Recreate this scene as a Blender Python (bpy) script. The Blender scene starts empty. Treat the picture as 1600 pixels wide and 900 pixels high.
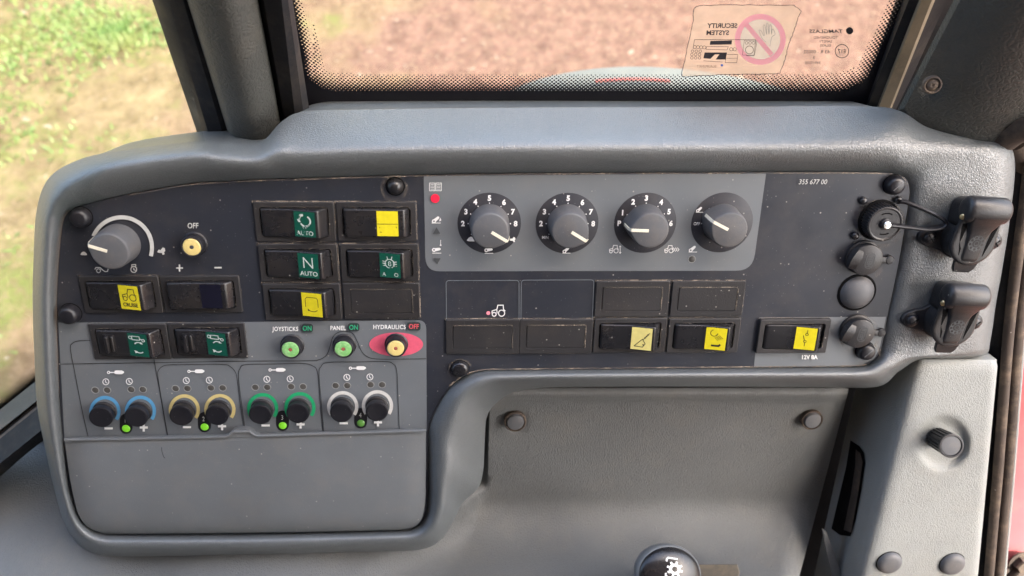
import bpy, math, random
from mathutils import Vector, Matrix
random.seed(7)
S = bpy.context.scene
COL = S.collection
R = math.radians

# ------------------------------------------------------------------ camera
F = 1246.4                                     # focal length in photo pixels (photo is 1600 wide)
PITCH = R(60)
CAM = Vector((0, 0, 2.3))
c_r = Vector((1, 0, 0))
c_f = Vector((0, math.cos(PITCH), -math.sin(PITCH)))
c_u = Vector((0, math.sin(PITCH), math.cos(PITCH)))
cd = bpy.data.cameras.new('camera'); cam = bpy.data.objects.new('camera', cd); COL.objects.link(cam)
M = Matrix((c_r, c_u, -c_f)).transposed().to_4x4(); M.translation = CAM
cam.matrix_world = M
cd.sensor_width = 36; cd.lens = F / 1600 * 36
cd.clip_start = 0.02; cd.clip_end = 500
cd.dof.use_dof = True; cd.dof.focus_distance = 0.53; cd.dof.aperture_fstop = 7.5
S.camera = cam
# ------------------------------------------------------------------ light
SUN_EL, SUN_AZ = R(56), R(-28)                  # azimuth measured from +X towards +Y
w = bpy.data.worlds.new('World'); S.world = w; w.use_nodes = True
nt = w.node_tree; bg = nt.nodes['Background']
sky = nt.nodes.new('ShaderNodeTexSky'); sky.sky_type = 'NISHITA'; sky.sun_disc = False
sky.sun_elevation = SUN_EL; sky.sun_rotation = R(90) - SUN_AZ
sky.air_density = 1.0; sky.dust_density = 5.0; sky.ozone_density = 1.0
_wm = nt.nodes.new('ShaderNodeMix'); _wm.data_type = 'RGBA'; _wm.blend_type = 'MULTIPLY'; _wm.inputs[0].default_value = 1   # warm tint on the sky light in place of a white balance
_wm.inputs[7].default_value = (1.03, 1.0, .94, 1)
nt.links.new(sky.outputs[0], _wm.inputs[6]); nt.links.new(_wm.outputs[2], bg.inputs[0]); bg.inputs[1].default_value = 0.15
sd = bpy.data.lights.new('sun', 'SUN'); sd.energy = 2.0; sd.angle = R(4); sd.color = (1, .95, .87)
so = bpy.data.objects.new('sun', sd); COL.objects.link(so)
d = Vector((math.cos(SUN_EL) * math.cos(SUN_AZ), math.cos(SUN_EL) * math.sin(SUN_AZ), math.sin(SUN_EL)))
so.rotation_euler = d.to_track_quat('Z', 'Y').to_euler(); so.location = (0, 0, 6)
S.view_settings.view_transform = 'Standard'; S.view_settings.look = 'None'
S.view_settings.exposure = 2.92; S.view_settings.gamma = 1
S.render.engine = 'CYCLES'
S.cycles.max_bounces = 8; S.cycles.transparent_max_bounces = 16

# ------------------------------------------------------------------ frames
VPX, VPY, ROLL, D0 = 726.6, -51.0, 0.0033, 520.0
n_ = Vector((-(VPX - 800) / F, -(450 - VPY) / F, 1)).normalized()
x_ = Vector((1, ROLL, 0)); x_.z = -(n_.x * x_.x + n_.y * x_.y) / n_.z; x_.normalize()
y_ = n_.cross(x_)
RC = Matrix((x_, y_, n_))                      # camera -> panel rotation
OC = Vector((0, 0, -D0))
Mcw = Matrix((c_r, c_u, -c_f)).transposed()
PM = (Mcw @ RC.transposed()).to_4x4(); PM.translation = CAM + Mcw @ (OC * .001)

def PL(u, v, z=0.0):
    """photo pixel -> point (mm) in the panel's frame, on the plane z"""
    dd = Vector(((u - 800) / F, (450 - v) / F, -1.0))
    t = (n_.dot(OC) + z) / n_.dot(dd)
    return RC @ (t * dd - OC)
def PW(u, v, z=0.0): return PM @ (PL(u, v, z) * .001)
def W(u, v, dep):
    return CAM + c_f * dep + c_r * ((u - 800) / F * dep) + c_u * ((450 - v) / F * dep)
def WPl(u, v, o, n):
    r = W(u, v, 1) - CAM
    return CAM + r * ((o - CAM).dot(n) / r.dot(n))
def mmpx(u, v): return (PL(u + 1, v) - PL(u, v)).length

# ------------------------------------------------------------------ materials
def new_mat(name):
    m = bpy.data.materials.new(name); m.use_nodes = True
    return m, m.node_tree, m.node_tree.nodes['Principled BSDF']
def N(nt, t, **k):
    n = nt.nodes.new(t)
    for a, b in k.items(): setattr(n, a, b)
    return n
def rgb(c): return (c[0], c[1], c[2], 1)
def mixc(nt, fac, a, b):
    n = N(nt, 'ShaderNodeMix', data_type='RGBA')
    for s, v in ((0, fac), (6, a), (7, b)):
        if isinstance(v, bpy.types.NodeSocket): nt.links.new(v, n.inputs[s])
        else: n.inputs[s].default_value = v if s == 0 else rgb(v)
    return n.outputs[2]
def ramp(nt, src, pts):
    n = N(nt, 'ShaderNodeValToRGB'); e = n.color_ramp.elements
    while len(e) < len(pts): e.new(.5)
    for i, (p, c) in enumerate(pts):
        e[i].position = p; e[i].color = (c, c, c, 1) if not isinstance(c, tuple) else rgb(c)
    nt.links.new(src, n.inputs[0]); return n.outputs[0]
def noise(nt, co, scale, detail=3, rough=.55, dist=0):
    n = N(nt, 'ShaderNodeTexNoise'); n.inputs['Scale'].default_value = scale
    n.inputs['Detail'].default_value = detail; n.inputs['Roughness'].default_value = rough
    n.inputs['Distortion'].default_value = dist
    nt.links.new(co, n.inputs['Vector']); return n.outputs[0]
def specks(nt, co, scale, size, keep):
    """scattered small dots: 1 on a speck"""
    v = N(nt, 'ShaderNodeTexVoronoi'); v.inputs['Scale'].default_value = scale
    nt.links.new(co, v.inputs['Vector'])
    a = ramp(nt, v.outputs['Distance'], [(size * .5, 1.0), (size, 0.0)])
    b = ramp(nt, v.outputs['Color'], [(keep, 0.0), (keep + .02, 1.0)])
    m = N(nt, 'ShaderNodeMath', operation='MULTIPLY'); nt.links.new(a, m.inputs[0]); nt.links.new(b, m.inputs[1])
    return m.outputs[0]
def mul(nt, a, k, op='MULTIPLY'):
    m = N(nt, 'ShaderNodeMath', operation=op)
    for i, v in enumerate((a, k)):
        if isinstance(v, bpy.types.NodeSocket): nt.links.new(v, m.inputs[i])
        else: m.inputs[i].default_value = v
    return m.outputs[0]
TAN = (.36, .27, .18)

def plastic(name, col, rough=.45, grain=0.25, gscale=1500, dust=.25, speck=.5, spec=.5, blotch=.15):
    m, nt, b = new_mat(name)
    off = N(nt, 'ShaderNodeVectorMath', operation='ADD')      # every object gets its own patch of wear
    nt.links.new(N(nt, 'ShaderNodeTexCoord').outputs['Object'], off.inputs[0]); nt.links.new(N(nt, 'ShaderNodeObjectInfo').outputs['Random'], off.inputs[1])
    co = off.outputs[0]
    bl = noise(nt, co, 14, 4, .6)
    dk = tuple(c * (1 - blotch) for c in col); lt = tuple(min(1, c * (1 + blotch)) for c in col)
    c = mixc(nt, ramp(nt, bl, [(.3, 0.0), (.7, 1.0)]), dk, lt)
    if dust:
        df = mul(nt, ramp(nt, noise(nt, co, 45, 6, .7), [(.48, 0.0), (.8, 1.0)]), dust)
        c = mixc(nt, df, c, TAN)
    if speck:
        sp = mul(nt, specks(nt, co, 260, .16, 1 - .35 * speck), .55)
        c = mixc(nt, sp, c, (.5, .47, .42))
        sp2 = mul(nt, specks(nt, co, 700, .25, .8), .3 * speck)
        c = mixc(nt, sp2, c, (.45, .42, .38))
    nt.links.new(c, b.inputs['Base Color'])
    rr = ramp(nt, noise(nt, co, 30, 5, .65), [(.3, max(0, rough - .08)), (.75, min(1, rough + .16))])
    nt.links.new(rr, b.inputs['Roughness'])
    b.inputs['Specular IOR Level'].default_value = spec
    if grain:
        bu = N(nt, 'ShaderNodeBump'); bu.inputs['Strength'].default_value = grain; bu.inputs['Distance'].default_value = .0003
        nt.links.new(noise(nt, co, gscale, 2, .5), bu.inputs['Height']); nt.links.new(bu.outputs[0], b.inputs['Normal'])
    return m

def leather(name, col, rough=.5, strength=.5, scale=520, dirt=.25, stretch=(1, 1, 1), spec=.45, speck=.4):
    m, nt, b = new_mat(name)
    tc = N(nt, 'ShaderNodeTexCoord').outputs['Object']
    mp = N(nt, 'ShaderNodeMapping'); mp.inputs['Scale'].default_value = stretch
    nt.links.new(tc, mp.inputs[0]); co = mp.outputs[0]
    # warp the coordinates so the cells wander like grain in hide
    nz = N(nt, 'ShaderNodeTexNoise'); nz.inputs['Scale'].default_value = 160; nz.inputs['Detail'].default_value = 2
    nt.links.new(co, nz.inputs['Vector'])
    sc = N(nt, 'ShaderNodeVectorMath', operation='SCALE'); nt.links.new(nz.outputs[1], sc.inputs[0]); sc.inputs[3].default_value = .006
    ad = N(nt, 'ShaderNodeVectorMath', operation='ADD'); nt.links.new(co, ad.inputs[0]); nt.links.new(sc.outputs[0], ad.inputs[1])
    v = N(nt, 'ShaderNodeTexVoronoi', feature='DISTANCE_TO_EDGE'); v.inputs['Scale'].default_value = scale
    nt.links.new(ad.outputs[0], v.inputs['Vector'])
    h1 = ramp(nt, v.outputs['Distance'], [(0, 0.0), (.22, 1.0)])
    h2 = noise(nt, co, 900, 3, .6)
    h = mul(nt, mul(nt, h1, .55), mul(nt, h2, .75), 'ADD')
    bu = N(nt, 'ShaderNodeBump'); bu.inputs['Strength'].default_value = strength; bu.inputs['Distance'].default_value = .0009
    nt.links.new(h, bu.inputs['Height']); nt.links.new(bu.outputs[0], b.inputs['Normal'])
    bl = ramp(nt, noise(nt, tc, 9, 5, .6), [(.3, 0.0), (.7, 1.0)])
    c = mixc(nt, bl, tuple(x * .9 for x in col), tuple(x * 1.1 for x in col))
    if dirt:
        c = mixc(nt, mul(nt, ramp(nt, noise(nt, tc, 26, 7, .72), [(.5, 0.0), (.8, 1.0)]), dirt), c, (.30, .25, .18))
        c = mixc(nt, mul(nt, ramp(nt, v.outputs['Distance'], [(0, 1.0), (.09, 0.0)]), .10), c, (.1, .09, .08))
    if speck: c = mixc(nt, mul(nt, specks(nt, tc, 190, .12, 1 - .25 * speck), .5), c, (.6, .58, .52))
    nt.links.new(c, b.inputs['Base Color'])
    rr = ramp(nt, noise(nt, tc, 12, 3, .5), [(.3, max(0, rough - .03)), (.75, min(1, rough + .05))])
    nt.links.new(rr, b.inputs['Roughness']); b.inputs['Specular IOR Level'].default_value = spec
    return m

def ink(name, col, rough=.6, emit=0, wear=0.0, under=(.03, .03, .035)):
    m, nt, b = new_mat(name)
    b.inputs['Base Color'].default_value = rgb(col); b.inputs['Roughness'].default_value = rough
    co = N(nt, 'ShaderNodeTexCoord').outputs['Object']
    c = mixc(nt, ramp(nt, noise(nt, co, 300, 4, .7), [(.35, 0.0), (.75, 1.0)]), tuple(x * .85 for x in col), col)
    if wear: c = mixc(nt, mul(nt, ramp(nt, noise(nt, co, 260, 5, .75), [(.5, 0.0), (.56, 1.0)]), wear), c, under)
    nt.links.new(c, b.inputs['Base Color'])
    if emit:
        b.inputs['Emission Color'].default_value = rgb(col); b.inputs['Emission Strength'].default_value = emit
    return m
def dusty(name='dust_film', lo=.45, hi=.68, a=.6, sc=220):
    m, nt, b = new_mat(name)
    co = N(nt, 'ShaderNodeTexCoord').outputs['Object']
    inf = N(nt, 'ShaderNodeObjectInfo')
    ad = N(nt, 'ShaderNodeVectorMath', operation='ADD'); nt.links.new(co, ad.inputs[0]); nt.links.new(inf.outputs['Random'], ad.inputs[1])
    f = mul(nt, ramp(nt, noise(nt, ad.outputs[0], sc, 5, .7), [(lo, 0.0), (hi, 1.0)]), a)
    f = mul(nt, f, ramp(nt, noise(nt, ad.outputs[0], 40, 3, .6), [(.3, .15), (.6, 1.0)]))
    nt.links.new(f, b.inputs['Alpha']); b.inputs['Base Color'].default_value = rgb((.34, .29, .235)); b.inputs['Roughness'].default_value = .95
    b.inputs['Specular IOR Level'].default_value = .1
    return m
def metal(name, col, rough=.3):
    m, nt, b = new_mat(name)
    b.inputs['Base Color'].default_value = rgb(col); b.inputs['Metallic'].default_value = 1; b.inputs['Roughness'].default_value = rough
    co = N(nt, 'ShaderNodeTexCoord').outputs['Object']
    bu = N(nt, 'ShaderNodeBump'); bu.inputs['Strength'].default_value = .3; bu.inputs['Distance'].default_value = .0002
    nt.links.new(noise(nt, co, 900, 3), bu.inputs['Height']); nt.links.new(bu.outputs[0], b.inputs['Normal'])
    return m
def glass_mat(name, tint=(.93, .95, .94)):
    m = bpy.data.materials.new(name); m.use_nodes = True; nt = m.node_tree
    nt.nodes.remove(nt.nodes['Principled BSDF'])
    out = nt.nodes['Material Output']
    t = N(nt, 'ShaderNodeBsdfTransparent'); t.inputs[0].default_value = rgb(tint)
    g = N(nt, 'ShaderNodeBsdfGlossy'); g.inputs['Roughness'].default_value = .02
    lwt = N(nt, 'ShaderNodeLayerWeight'); pw = mul(nt, mul(nt, lwt.outputs['Facing'], 5.0, 'POWER'), .5); ad_ = N(nt, 'ShaderNodeMath', operation='ADD'); nt.links.new(pw, ad_.inputs[0]); ad_.inputs[1].default_value = .03
    fr = ad_
    mx = N(nt, 'ShaderNodeMixShader')
    nt.links.new(fr.outputs[0], mx.inputs[0]); nt.links.new(t.outputs[0], mx.inputs[1]); nt.links.new(g.outputs[0], mx.inputs[2])
    nt.links.new(mx.outputs[0], out.inputs[0]); return m
def film(name, col, alpha):
    m, nt, b = new_mat(name); b.inputs['Base Color'].default_value = rgb(col); b.inputs['Alpha'].default_value = alpha
    b.inputs['Roughness'].default_value = .5; b.inputs['Specular IOR Level'].default_value = .1
    b.inputs['Transmission Weight'].default_value = 0
    # thin printed film: lit from outside, it glows through
    tr = N(nt, 'ShaderNodeBsdfTranslucent'); tr.inputs[0].default_value = rgb(col)
    tp = N(nt, 'ShaderNodeBsdfTransparent')
    co = N(nt, 'ShaderNodeTexCoord').outputs['Object']
    mx = N(nt, 'ShaderNodeMixShader'); nt.links.new(tp.outputs[0], mx.inputs[1]); nt.links.new(tr.outputs[0], mx.inputs[2])
    mul_ = ramp(nt, noise(nt, co, 60, 4, .6), [(.3, max(0, alpha - .06)), (.7, min(1, alpha + .06))])
    nt.links.new(mul_, mx.inputs[0])
    nt.links.new(mx.outputs[0], nt.nodes['Material Output'].inputs[0])
    return m

m_pad = leather('padded_vinyl', (.108, .119, .124), .32, .34, 680, .03, (1, 1, 1), 1.0, .12)
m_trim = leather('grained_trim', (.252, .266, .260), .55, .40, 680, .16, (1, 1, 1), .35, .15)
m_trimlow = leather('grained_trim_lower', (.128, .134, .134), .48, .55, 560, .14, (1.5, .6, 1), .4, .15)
m_pillar = leather('grained_pillar_trim', (.060, .062, .057), .55, .55, 300, .12, (1, 1, 1), .35, .1)
m_navy = plastic('dark_fascia_film', (.0205, .0235, .032), .38, .12, 1800, .05, .55, .5, .12)
m_field = plastic('grey_printed_field', (.125, .138, .150), .45, .10, 1800, .06, .6, .5, .06)
m_lid = plastic('grey_moulded_plastic', (.125, .135, .142), .38, .25, 1100, .10, .6, .5, .10)
m_bezel = plastic('black_textured_plastic', (.018, .0175, .019), .50, .45, 900, .04, .7, .45, .2)
m_black = plastic('black_gloss_plastic', (.012, .012, .014), .24, .10, 1500, .05, .5, .55, .2)
m_pit = plastic('black_recess', (.003, .003, .0035), .8, 0, 900, 0, 0, .1, .1)
m_knob = plastic('charcoal_knob_plastic', (.082, .085, .092), .52, .25, 1300, .16, .5, .45, .15)
m_button = plastic('black_button_plastic', (.009, .009, .012), .36, .12, 1500, .02, .4, .5, .2)
m_rubber = plastic('dusty_black_rubber', (.018, .018, .020), .36, .35, 1000, .05, .5, .45, .2)
m_seal = plastic('mud_stained_seal_rubber', (.060, .046, .038), .75, .4, 500, .40, .3, .3, .3)
m_seal2 = plastic('black_seal_rubber', (.010, .010, .012), .6, .2, 500, .1, .2, .3, .2)
m_frit = plastic('black_enamel', (.008, .008, .012), .45, 0, 500, 0, 0, .3, .1)
m_white = ink('white_ink', (.80, .81, .80)); m_ivory = ink('ivory_insert', (.80, .75, .60), .5)
m_grey = ink('pale_grey_ink', (.52, .53, .51)); m_line = ink('black_line_ink', (.014, .016, .02)); m_thin = ink('thin_grey_line_ink', (.16, .18, .20))
m_dial = plastic('dark_dial_film', (.024, .026, .034), .42, .1, 1800, .08, .8, .5, .1)
m_green = ink('green_tile', (.006, .085, .055), .3); m_yellow = ink('yellow_tile', (.72, .62, .02), .35)
m_paleyel = ink('faded_yellow_tile', (.70, .62, .22), .35); m_navytile = ink('dark_tile', (.008, .008, .018), .25)
m_tilewhite = ink('tile_white_ink', (.6, .65, .6)); m_worn = ink('worn_white_ink', (.6, .65, .6), .5, 0, 1.0, (.006, .085, .055))
m_tileblack = ink('tile_black_ink', (.015, .013, .01))
m_greenink = ink('green_ink', (.02, .36, .17)); m_redink = ink('red_ink', (.62, .08, .10)); m_darkbox = ink('dark_box_ink', (.02, .03, .03))
m_pink = ink('red_oval_ink', (.68, .10, .17)); m_red = ink('bright_red_ink', (.80, .008, .05))
m_blue = ink('blue_ring_ink', (.09, .30, .52)); m_yring = ink('yellow_ring_ink', (.58, .48, .20)); m_gring = ink('green_ring_ink', (.01, .34, .13)); m_wring = ink('white_ring_ink', (.60, .60, .57))
m_capyel = ink('pale_yellow_cap', (.72, .58, .22), .4, 0, .12, (.35, .25, .12)); m_capgreen = ink('pale_green_cap', (.21, .50, .16), .4, 0, .3, (.5, .66, .4))
m_lens = ink('dull_lens', (.075, .072, .066), .35); m_lensring = ink('lens_ring', (.23, .24, .235), .5)
m_led = ink('lit_green_led', (.14, .42, .02), .3, .10); m_leddim = ink('dim_green_led', (.10, .26, .05), .3, .02)
m_rust = ink('reddish_centre', (.34, .10, .07)); m_tri = ink('dark_grey_ink', (.055, .06, .065))
m_dust = dusty(); m_dustheavy = dusty('heavy_dust_film', .38, .62, .85, 140); m_dustsoft = dusty('soft_dust_film', .40, .75, .6, 70)
m_steel = metal('bright_steel', (.75, .73, .68), .25); m_brass = metal('brass', (.62, .50, .28), .4)
m_glass = glass_mat('window_glass')

# ------------------------------------------------------------------ mesh builder (mm in, m out)
class MB:
    def __init__(s): s.v = []; s.f = []; s.lift = 0
    def add(s, vs, fs):
        o = len(s.v); s.v += [Vector(p) for p in vs]; s.f += [tuple(i + o for i in f) for f in fs]
    def loft(s, rings, cap0=False, cap1=True, closed=True):
        n = len(rings[0]); vs = [p for r in rings for p in r]; fs = []
        for i in range(len(rings) - 1):
            for j in range(n if closed else n - 1):
                k = (j + 1) % n
                fs.append((i * n + j, i * n + k, (i + 1) * n + k, (i + 1) * n + j))
        if cap0: fs.append(tuple(reversed(range(n))))
        if cap1: fs.append(tuple(range((len(rings) - 1) * n, len(rings) * n)))
        s.add(vs, fs)
    def lathe(s, prof, c=(0, 0, 0), n=40, M=None, cap1=True):
        rings = []
        for r, z in prof:
            ring = [Vector((r * math.cos(2 * math.pi * k / n), r * math.sin(2 * math.pi * k / n), z)) for k in range(n)]
            if M: ring = [M @ p for p in ring]
            rings.append([p + Vector(c) for p in ring])
        s.loft(rings, False, cap1)
    def tube(s, pts, r, n=8, flat=1.0, cap=True):
        pts = [Vector(p) for p in pts]; rings = []; up = None
        for i, p in enumerate(pts):
            t = (pts[min(i + 1, len(pts) - 1)] - pts[max(i - 1, 0)]).normalized()
            if up is None: up = Vector((0, 0, 1)) if abs(t.z) < .9 else Vector((1, 0, 0))
            a = t.cross(up).normalized(); b = a.cross(t).normalized(); up = b
            rr = r[i] if isinstance(r, (list, tuple)) else r
            rings.append([p + a * rr * math.cos(2 * math.pi * k / n) + b * rr * flat * math.sin(2 * math.pi * k / n) for k in range(n)])
        s.loft(rings, cap, cap)
    def box(s, x0, x1, y0, y1, z0, z1, bev=.3, r=.5):
        s.loft([rrect((x0 + x1) / 2, (y0 + y1) / 2, x1 - x0 - d, y1 - y0 - d, r, z) for d, z in ((0, z0), (0, z1 - bev), (bev * .6, z1 - bev * .3), (bev * 2, z1))])
    def build(s, name, mat, parent=None, M=None, scale=.001, sharp=35, smooth=True):
        me = bpy.data.meshes.new(name); me.from_pydata([p * scale for p in s.v], [], s.f); me.materials.append(mat)
        me.validate(); me.update()
        if smooth:
            me.polygons.foreach_set('use_smooth', [True] * len(me.polygons)); me.set_sharp_from_angle(angle=R(sharp))
        o = bpy.data.objects.new(name, me); COL.objects.link(o)
        if parent: o.parent = parent
        if M is not None: o.matrix_world = M
        return o
def rrect(cx, cy, w, h, r, z=0, n=5):
    r = max(.01, min(r, w / 2 - .01, h / 2 - .01)); out = []
    for (sx, sy, a0) in ((1, 1, 0), (-1, 1, 90), (-1, -1, 180), (1, -1, 270)):
        for k in range(n + 1):
            a = R(a0 + 90 * k / n)
            out.append(Vector((cx + sx * (w / 2 - r) + r * math.cos(a), cy + sy * (h / 2 - r) + r * math.sin(a), z)))
    return out
def circ(cx, cy, r, n=32, a0=0, a1=360):
    m = n if a1 - a0 >= 360 else n + 1
    return [(cx + r * math.cos(R(a0 + (a1 - a0) * k / n)), cy + r * math.sin(R(a0 + (a1 - a0) * k / n))) for k in range(m)]

# ------------------------------------------------------------------ tagging
def tag(o, label=None, cat=None, group=None, kind=None):
    if label: o['label'] = label
    if cat: o['category'] = cat
    if group: o['group'] = group
    if kind: o['kind'] = kind
    return o
def empty(name, M, label=None, cat=None, group=None, kind=None):
    o = bpy.data.objects.new(name, None); COL.objects.link(o); o.matrix_world = M; o.empty_display_size = .01
    return tag(o, label, cat, group, kind)
def onpanel(u, v, z=0, rot=0, base=None):
    """matrix of a thing standing on the panel with its foot at the photo pixel (u,v)"""
    p = PL(u, v, z) * .001
    return PM @ Matrix.Translation(p) @ Matrix.Rotation(R(rot), 4, 'Z')
def dup(root, M, label):
    r = root.copy(); COL.objects.link(r); r.matrix_world = M; r['label'] = label
    for ch in list(root.children):
        c = ch.copy(); COL.objects.link(c); c.parent = r
        for g in list(ch.children):
            e = g.copy(); COL.objects.link(e); e.parent = c
    return r

# ------------------------------------------------------------------ printed marks: 2D shapes sent through a mapper onto their surface
_tc = {}
def text_geo(s, bold=0, shear=0, spacing=1.0):
    key = (s, bold, shear, spacing)
    if key not in _tc:
        cu = bpy.data.curves.new('t', 'FONT'); cu.body = s; cu.size = 1; cu.offset = bold; cu.shear = shear
        cu.space_character = spacing; cu.align_x = 'CENTER'; cu.resolution_u = 3; cu.fill_mode = 'FRONT'
        ob = bpy.data.objects.new('t', cu); COL.objects.link(ob)
        me = bpy.data.meshes.new_from_object(ob)
        _tc[key] = ([(p.co.x, p.co.y) for p in me.vertices], [tuple(f.vertices) for f in me.polygons])
        bpy.data.objects.remove(ob); bpy.data.curves.remove(cu); bpy.data.meshes.remove(me)
    return _tc[key]
class Ink(MB):
    def __init__(s, mapper, step=.012): super().__init__(); s.m = mapper; s.k = 0; s.step = step
    def put(s, pts, fs):
        dz = s.k * s.step; s.k += 1
        s.add([s.m(x, y, dz) for x, y in pts], fs)
    def text(s, t, u, v, h, xs=1.0, bold=.02, shear=0, rot=0, mirror=False, spacing=1.0):
        vs, fs = text_geo(t, bold, shear, spacing); k = h / .7; mx = -1 if mirror else 1; ca, sa = math.cos(R(rot)), math.sin(R(rot)); pts = []
        for x, y in vs:
            a = x * k * xs * mx; b = (y - .35) * k
            pts.append((u + a * ca - b * sa, v - (a * sa + b * ca)))
        s.put(pts, fs)
    def poly(s, pts): s.put(pts, [tuple(range(len(pts)))])
    def disc(s, u, v, r, n=28, ry=None):
        ry = ry or r; s.put([(u + r * math.cos(2 * math.pi * k / n), v + ry * math.sin(2 * math.pi * k / n)) for k in range(n)], [tuple(range(n))])
    def line(s, pts, w, closed=False, w2=None):
        n = len(pts); L = []; Rr = []
        for i, p in enumerate(pts):
            a = pts[i - 1] if (i or closed) else p; b = pts[(i + 1) % n] if (i < n - 1 or closed) else p
            t1 = (p[0] - a[0], p[1] - a[1]); t2 = (b[0] - p[0], b[1] - p[1])
            l1 = math.hypot(*t1) or 1; l2 = math.hypot(*t2) or 1
            tx = (t1[0] / l1 if a != p else 0) + (t2[0] / l2 if b != p else 0); ty = (t1[1] / l1 if a != p else 0) + (t2[1] / l2 if b != p else 0)
            l = math.hypot(tx, ty) or 1; tx /= l; ty /= l
            c = 1.0
            if a != p and b != p: c = max(.45, abs(tx * t1[0] / l1 + ty * t1[1] / l1))
            L.append((p[0] - ty * w / 2 / c, p[1] + tx * w / 2 / c)); Rr.append((p[0] + ty * w / 2 / c, p[1] - tx * w / 2 / c))
        fs = [(i, (i + 1) % n, n + (i + 1) % n, n + i) for i in range(n if closed else n - 1)]
        s.put(L + Rr, fs)
    def ring(s, u, v, r, w, n=32, a0=0, a1=360): s.line(circ(u, v, r, n, a0, a1), w, a1 - a0 >= 360)
    def flush(s, name, mat, parent=None):
        o = s.build(name, mat, parent or panel, smooth=False); s.v = []; s.f = []; return o
    def rr(s, u, v, w, h, r, fill=True, lw=1):
        pts = [(p.x, p.y) for p in rrect(u, v, w, h, r)]
        if fill: s.poly(pts)
        else: s.line(pts, lw, True)
def onf(z=.2): return lambda u, v, dz=0: PL(u, v, z + dz)
def fascia_ink(): return Ink(onf(.44))

# smoothed polyline through px points (Catmull-Rom), closed
def crom(pts, per, closed=True):
    n = len(pts); out = []; dim = len(pts[0])
    for i in range(n if closed else n - 1):
        p0, p1, p2, p3 = (pts[(i - 1) % n], pts[i], pts[(i + 1) % n], pts[(i + 2) % n]) if closed else (pts[max(i - 1, 0)], pts[i], pts[i + 1], pts[min(i + 2, n - 1)])
        for k in range(per):
            t = k / per
            out.append(tuple(.5 * (2 * p1[d] + (p2[d] - p0[d]) * t + (2 * p0[d] - 5 * p1[d] + 4 * p2[d] - p3[d]) * t * t + (3 * p1[d] - p0[d] - 3 * p2[d] + p3[d]) * t ** 3) for d in range(dim)))
    if not closed: out.append(tuple(pts[-1]))
    return out

# ================================================================== SETTING: ground outside, unseen cab roof and added light-blocking walls
def ground():
    m, nt, b = new_mat('dry_grass_and_earth')
    co = N(nt, 'ShaderNodeTexCoord').outputs['Object']
    earth = mixc(nt, ramp(nt, noise(nt, co, 9, 8, .7), [(.35, 0.0), (.65, 1.0)]), (.075, .055, .026), (.178, .138, .075))
    pinky = mixc(nt, ramp(nt, noise(nt, co, 14, 8, .7), [(.35, 0.0), (.65, 1.0)]), (.070, .038, .029), (.150, .086, .066))
    sx = N(nt, 'ShaderNodeSeparateXYZ'); nt.links.new(co, sx.inputs[0])
    wob = mul(nt, mul(nt, noise(nt, co, 1.6, 4, .6), .5, 'SUBTRACT'), 1.4)
    gx = ramp(nt, mul(nt, mul(nt, mul(nt, sx.outputs[0], .35), .72, 'ADD'), wob, 'ADD'), [(.25, 0.0), (.6, 1.0)])
    c = mixc(nt, gx, earth, pinky)
    straw = ramp(nt, noise(nt, co, 40, 6, .95, 1.5), [(.5, 0.0), (.62, 1.0)])
    c = mixc(nt, mul(nt, straw, .75), c, (.20, .145, .100))
    gm = ramp(nt, mul(nt, noise(nt, co, 2.6, 6, .7), mul(nt, gx, .22), 'SUBTRACT'), [(.49, 0.0), (.60, 1.0)])
    gm2 = ramp(nt, noise(nt, co, 30, 5, .75), [(.36, 0.0), (.56, 1.0)])
    c = mixc(nt, mul(nt, mul(nt, gm, gm2), .85), c, (.095, .112, .030))
    st = ramp(nt, noise(nt, co, 22, 3, .6), [(.66, 0.0), (.72, 1.0)])
    c = mixc(nt, st, c, (.24, .20, .16))
    nt.links.new(c, b.inputs['Base Color']); b.inputs['Roughness'].default_value = 1; b.inputs['Specular IOR Level'].default_value = .1
    bu = N(nt, 'ShaderNodeBump'); bu.inputs['Distance'].default_value = .03; bu.inputs['Strength'].default_value = .8
    nt.links.new(noise(nt, co, 18, 8, .7), bu.inputs['Height']); nt.links.new(bu.outputs[0], b.inputs['Normal'])
    g = MB(); g.add([(-200, -200, 0), (200, -200, 0), (200, 200, 0), (-200, 200, 0)], [(0, 1, 2, 3)])
    tag(g.build('ground', m, scale=1), kind='structure')
    # grass tufts
    bl = MB(); rnd = random.Random(3)
    def tuft(x, y, s, n):
        for k in range(n):
            a = rnd.uniform(0, 6.28); l = s * rnd.uniform(.5, 1.2); px = x + rnd.gauss(0, .04); py = y + rnd.gauss(0, .04); ww = .004 + .003 * rnd.random()
            dx, dy = math.cos(a), math.sin(a); lean = rnd.uniform(.3, 1.2)
            bl.add([(px - dy * ww, py + dx * ww, 0), (px + dy * ww, py - dx * ww, 0), (px + dx * l * lean, py + dy * l * lean, l * .6)], [(0, 1, 2)])
    centres = [(-1.66, 2.52, .13, 60), (-1.95, 2.50, .20, 24), (-2.0, 2.1, .22, 12), (-1.55, 1.9, .22, 5), (-1.8, 1.5, .25, 5), (-1.6, 1.1, .2, 4)]
    for cx, cy, sp, n in centres:
        for k in range(n * 2): tuft(rnd.gauss(cx, sp), rnd.gauss(cy, sp * .6), .03, 12)
    mg, nt, b = new_mat('grass_blades'); co = N(nt, 'ShaderNodeTexCoord').outputs['Object']
    c = mixc(nt, ramp(nt, noise(nt, co, 8, 4), [(.35, 0.0), (.65, 1.0)]), (.055, .105, .014), (.11, .13, .03))
    nt.links.new(c, b.inputs['Base Color']); b.inputs['Roughness'].default_value = .6
    tag(bl.build('grass', mg, scale=1, smooth=False), 'bright green grass tufts growing on the dry ground seen through the left window', 'grass', kind='stuff')
ground()

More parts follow.
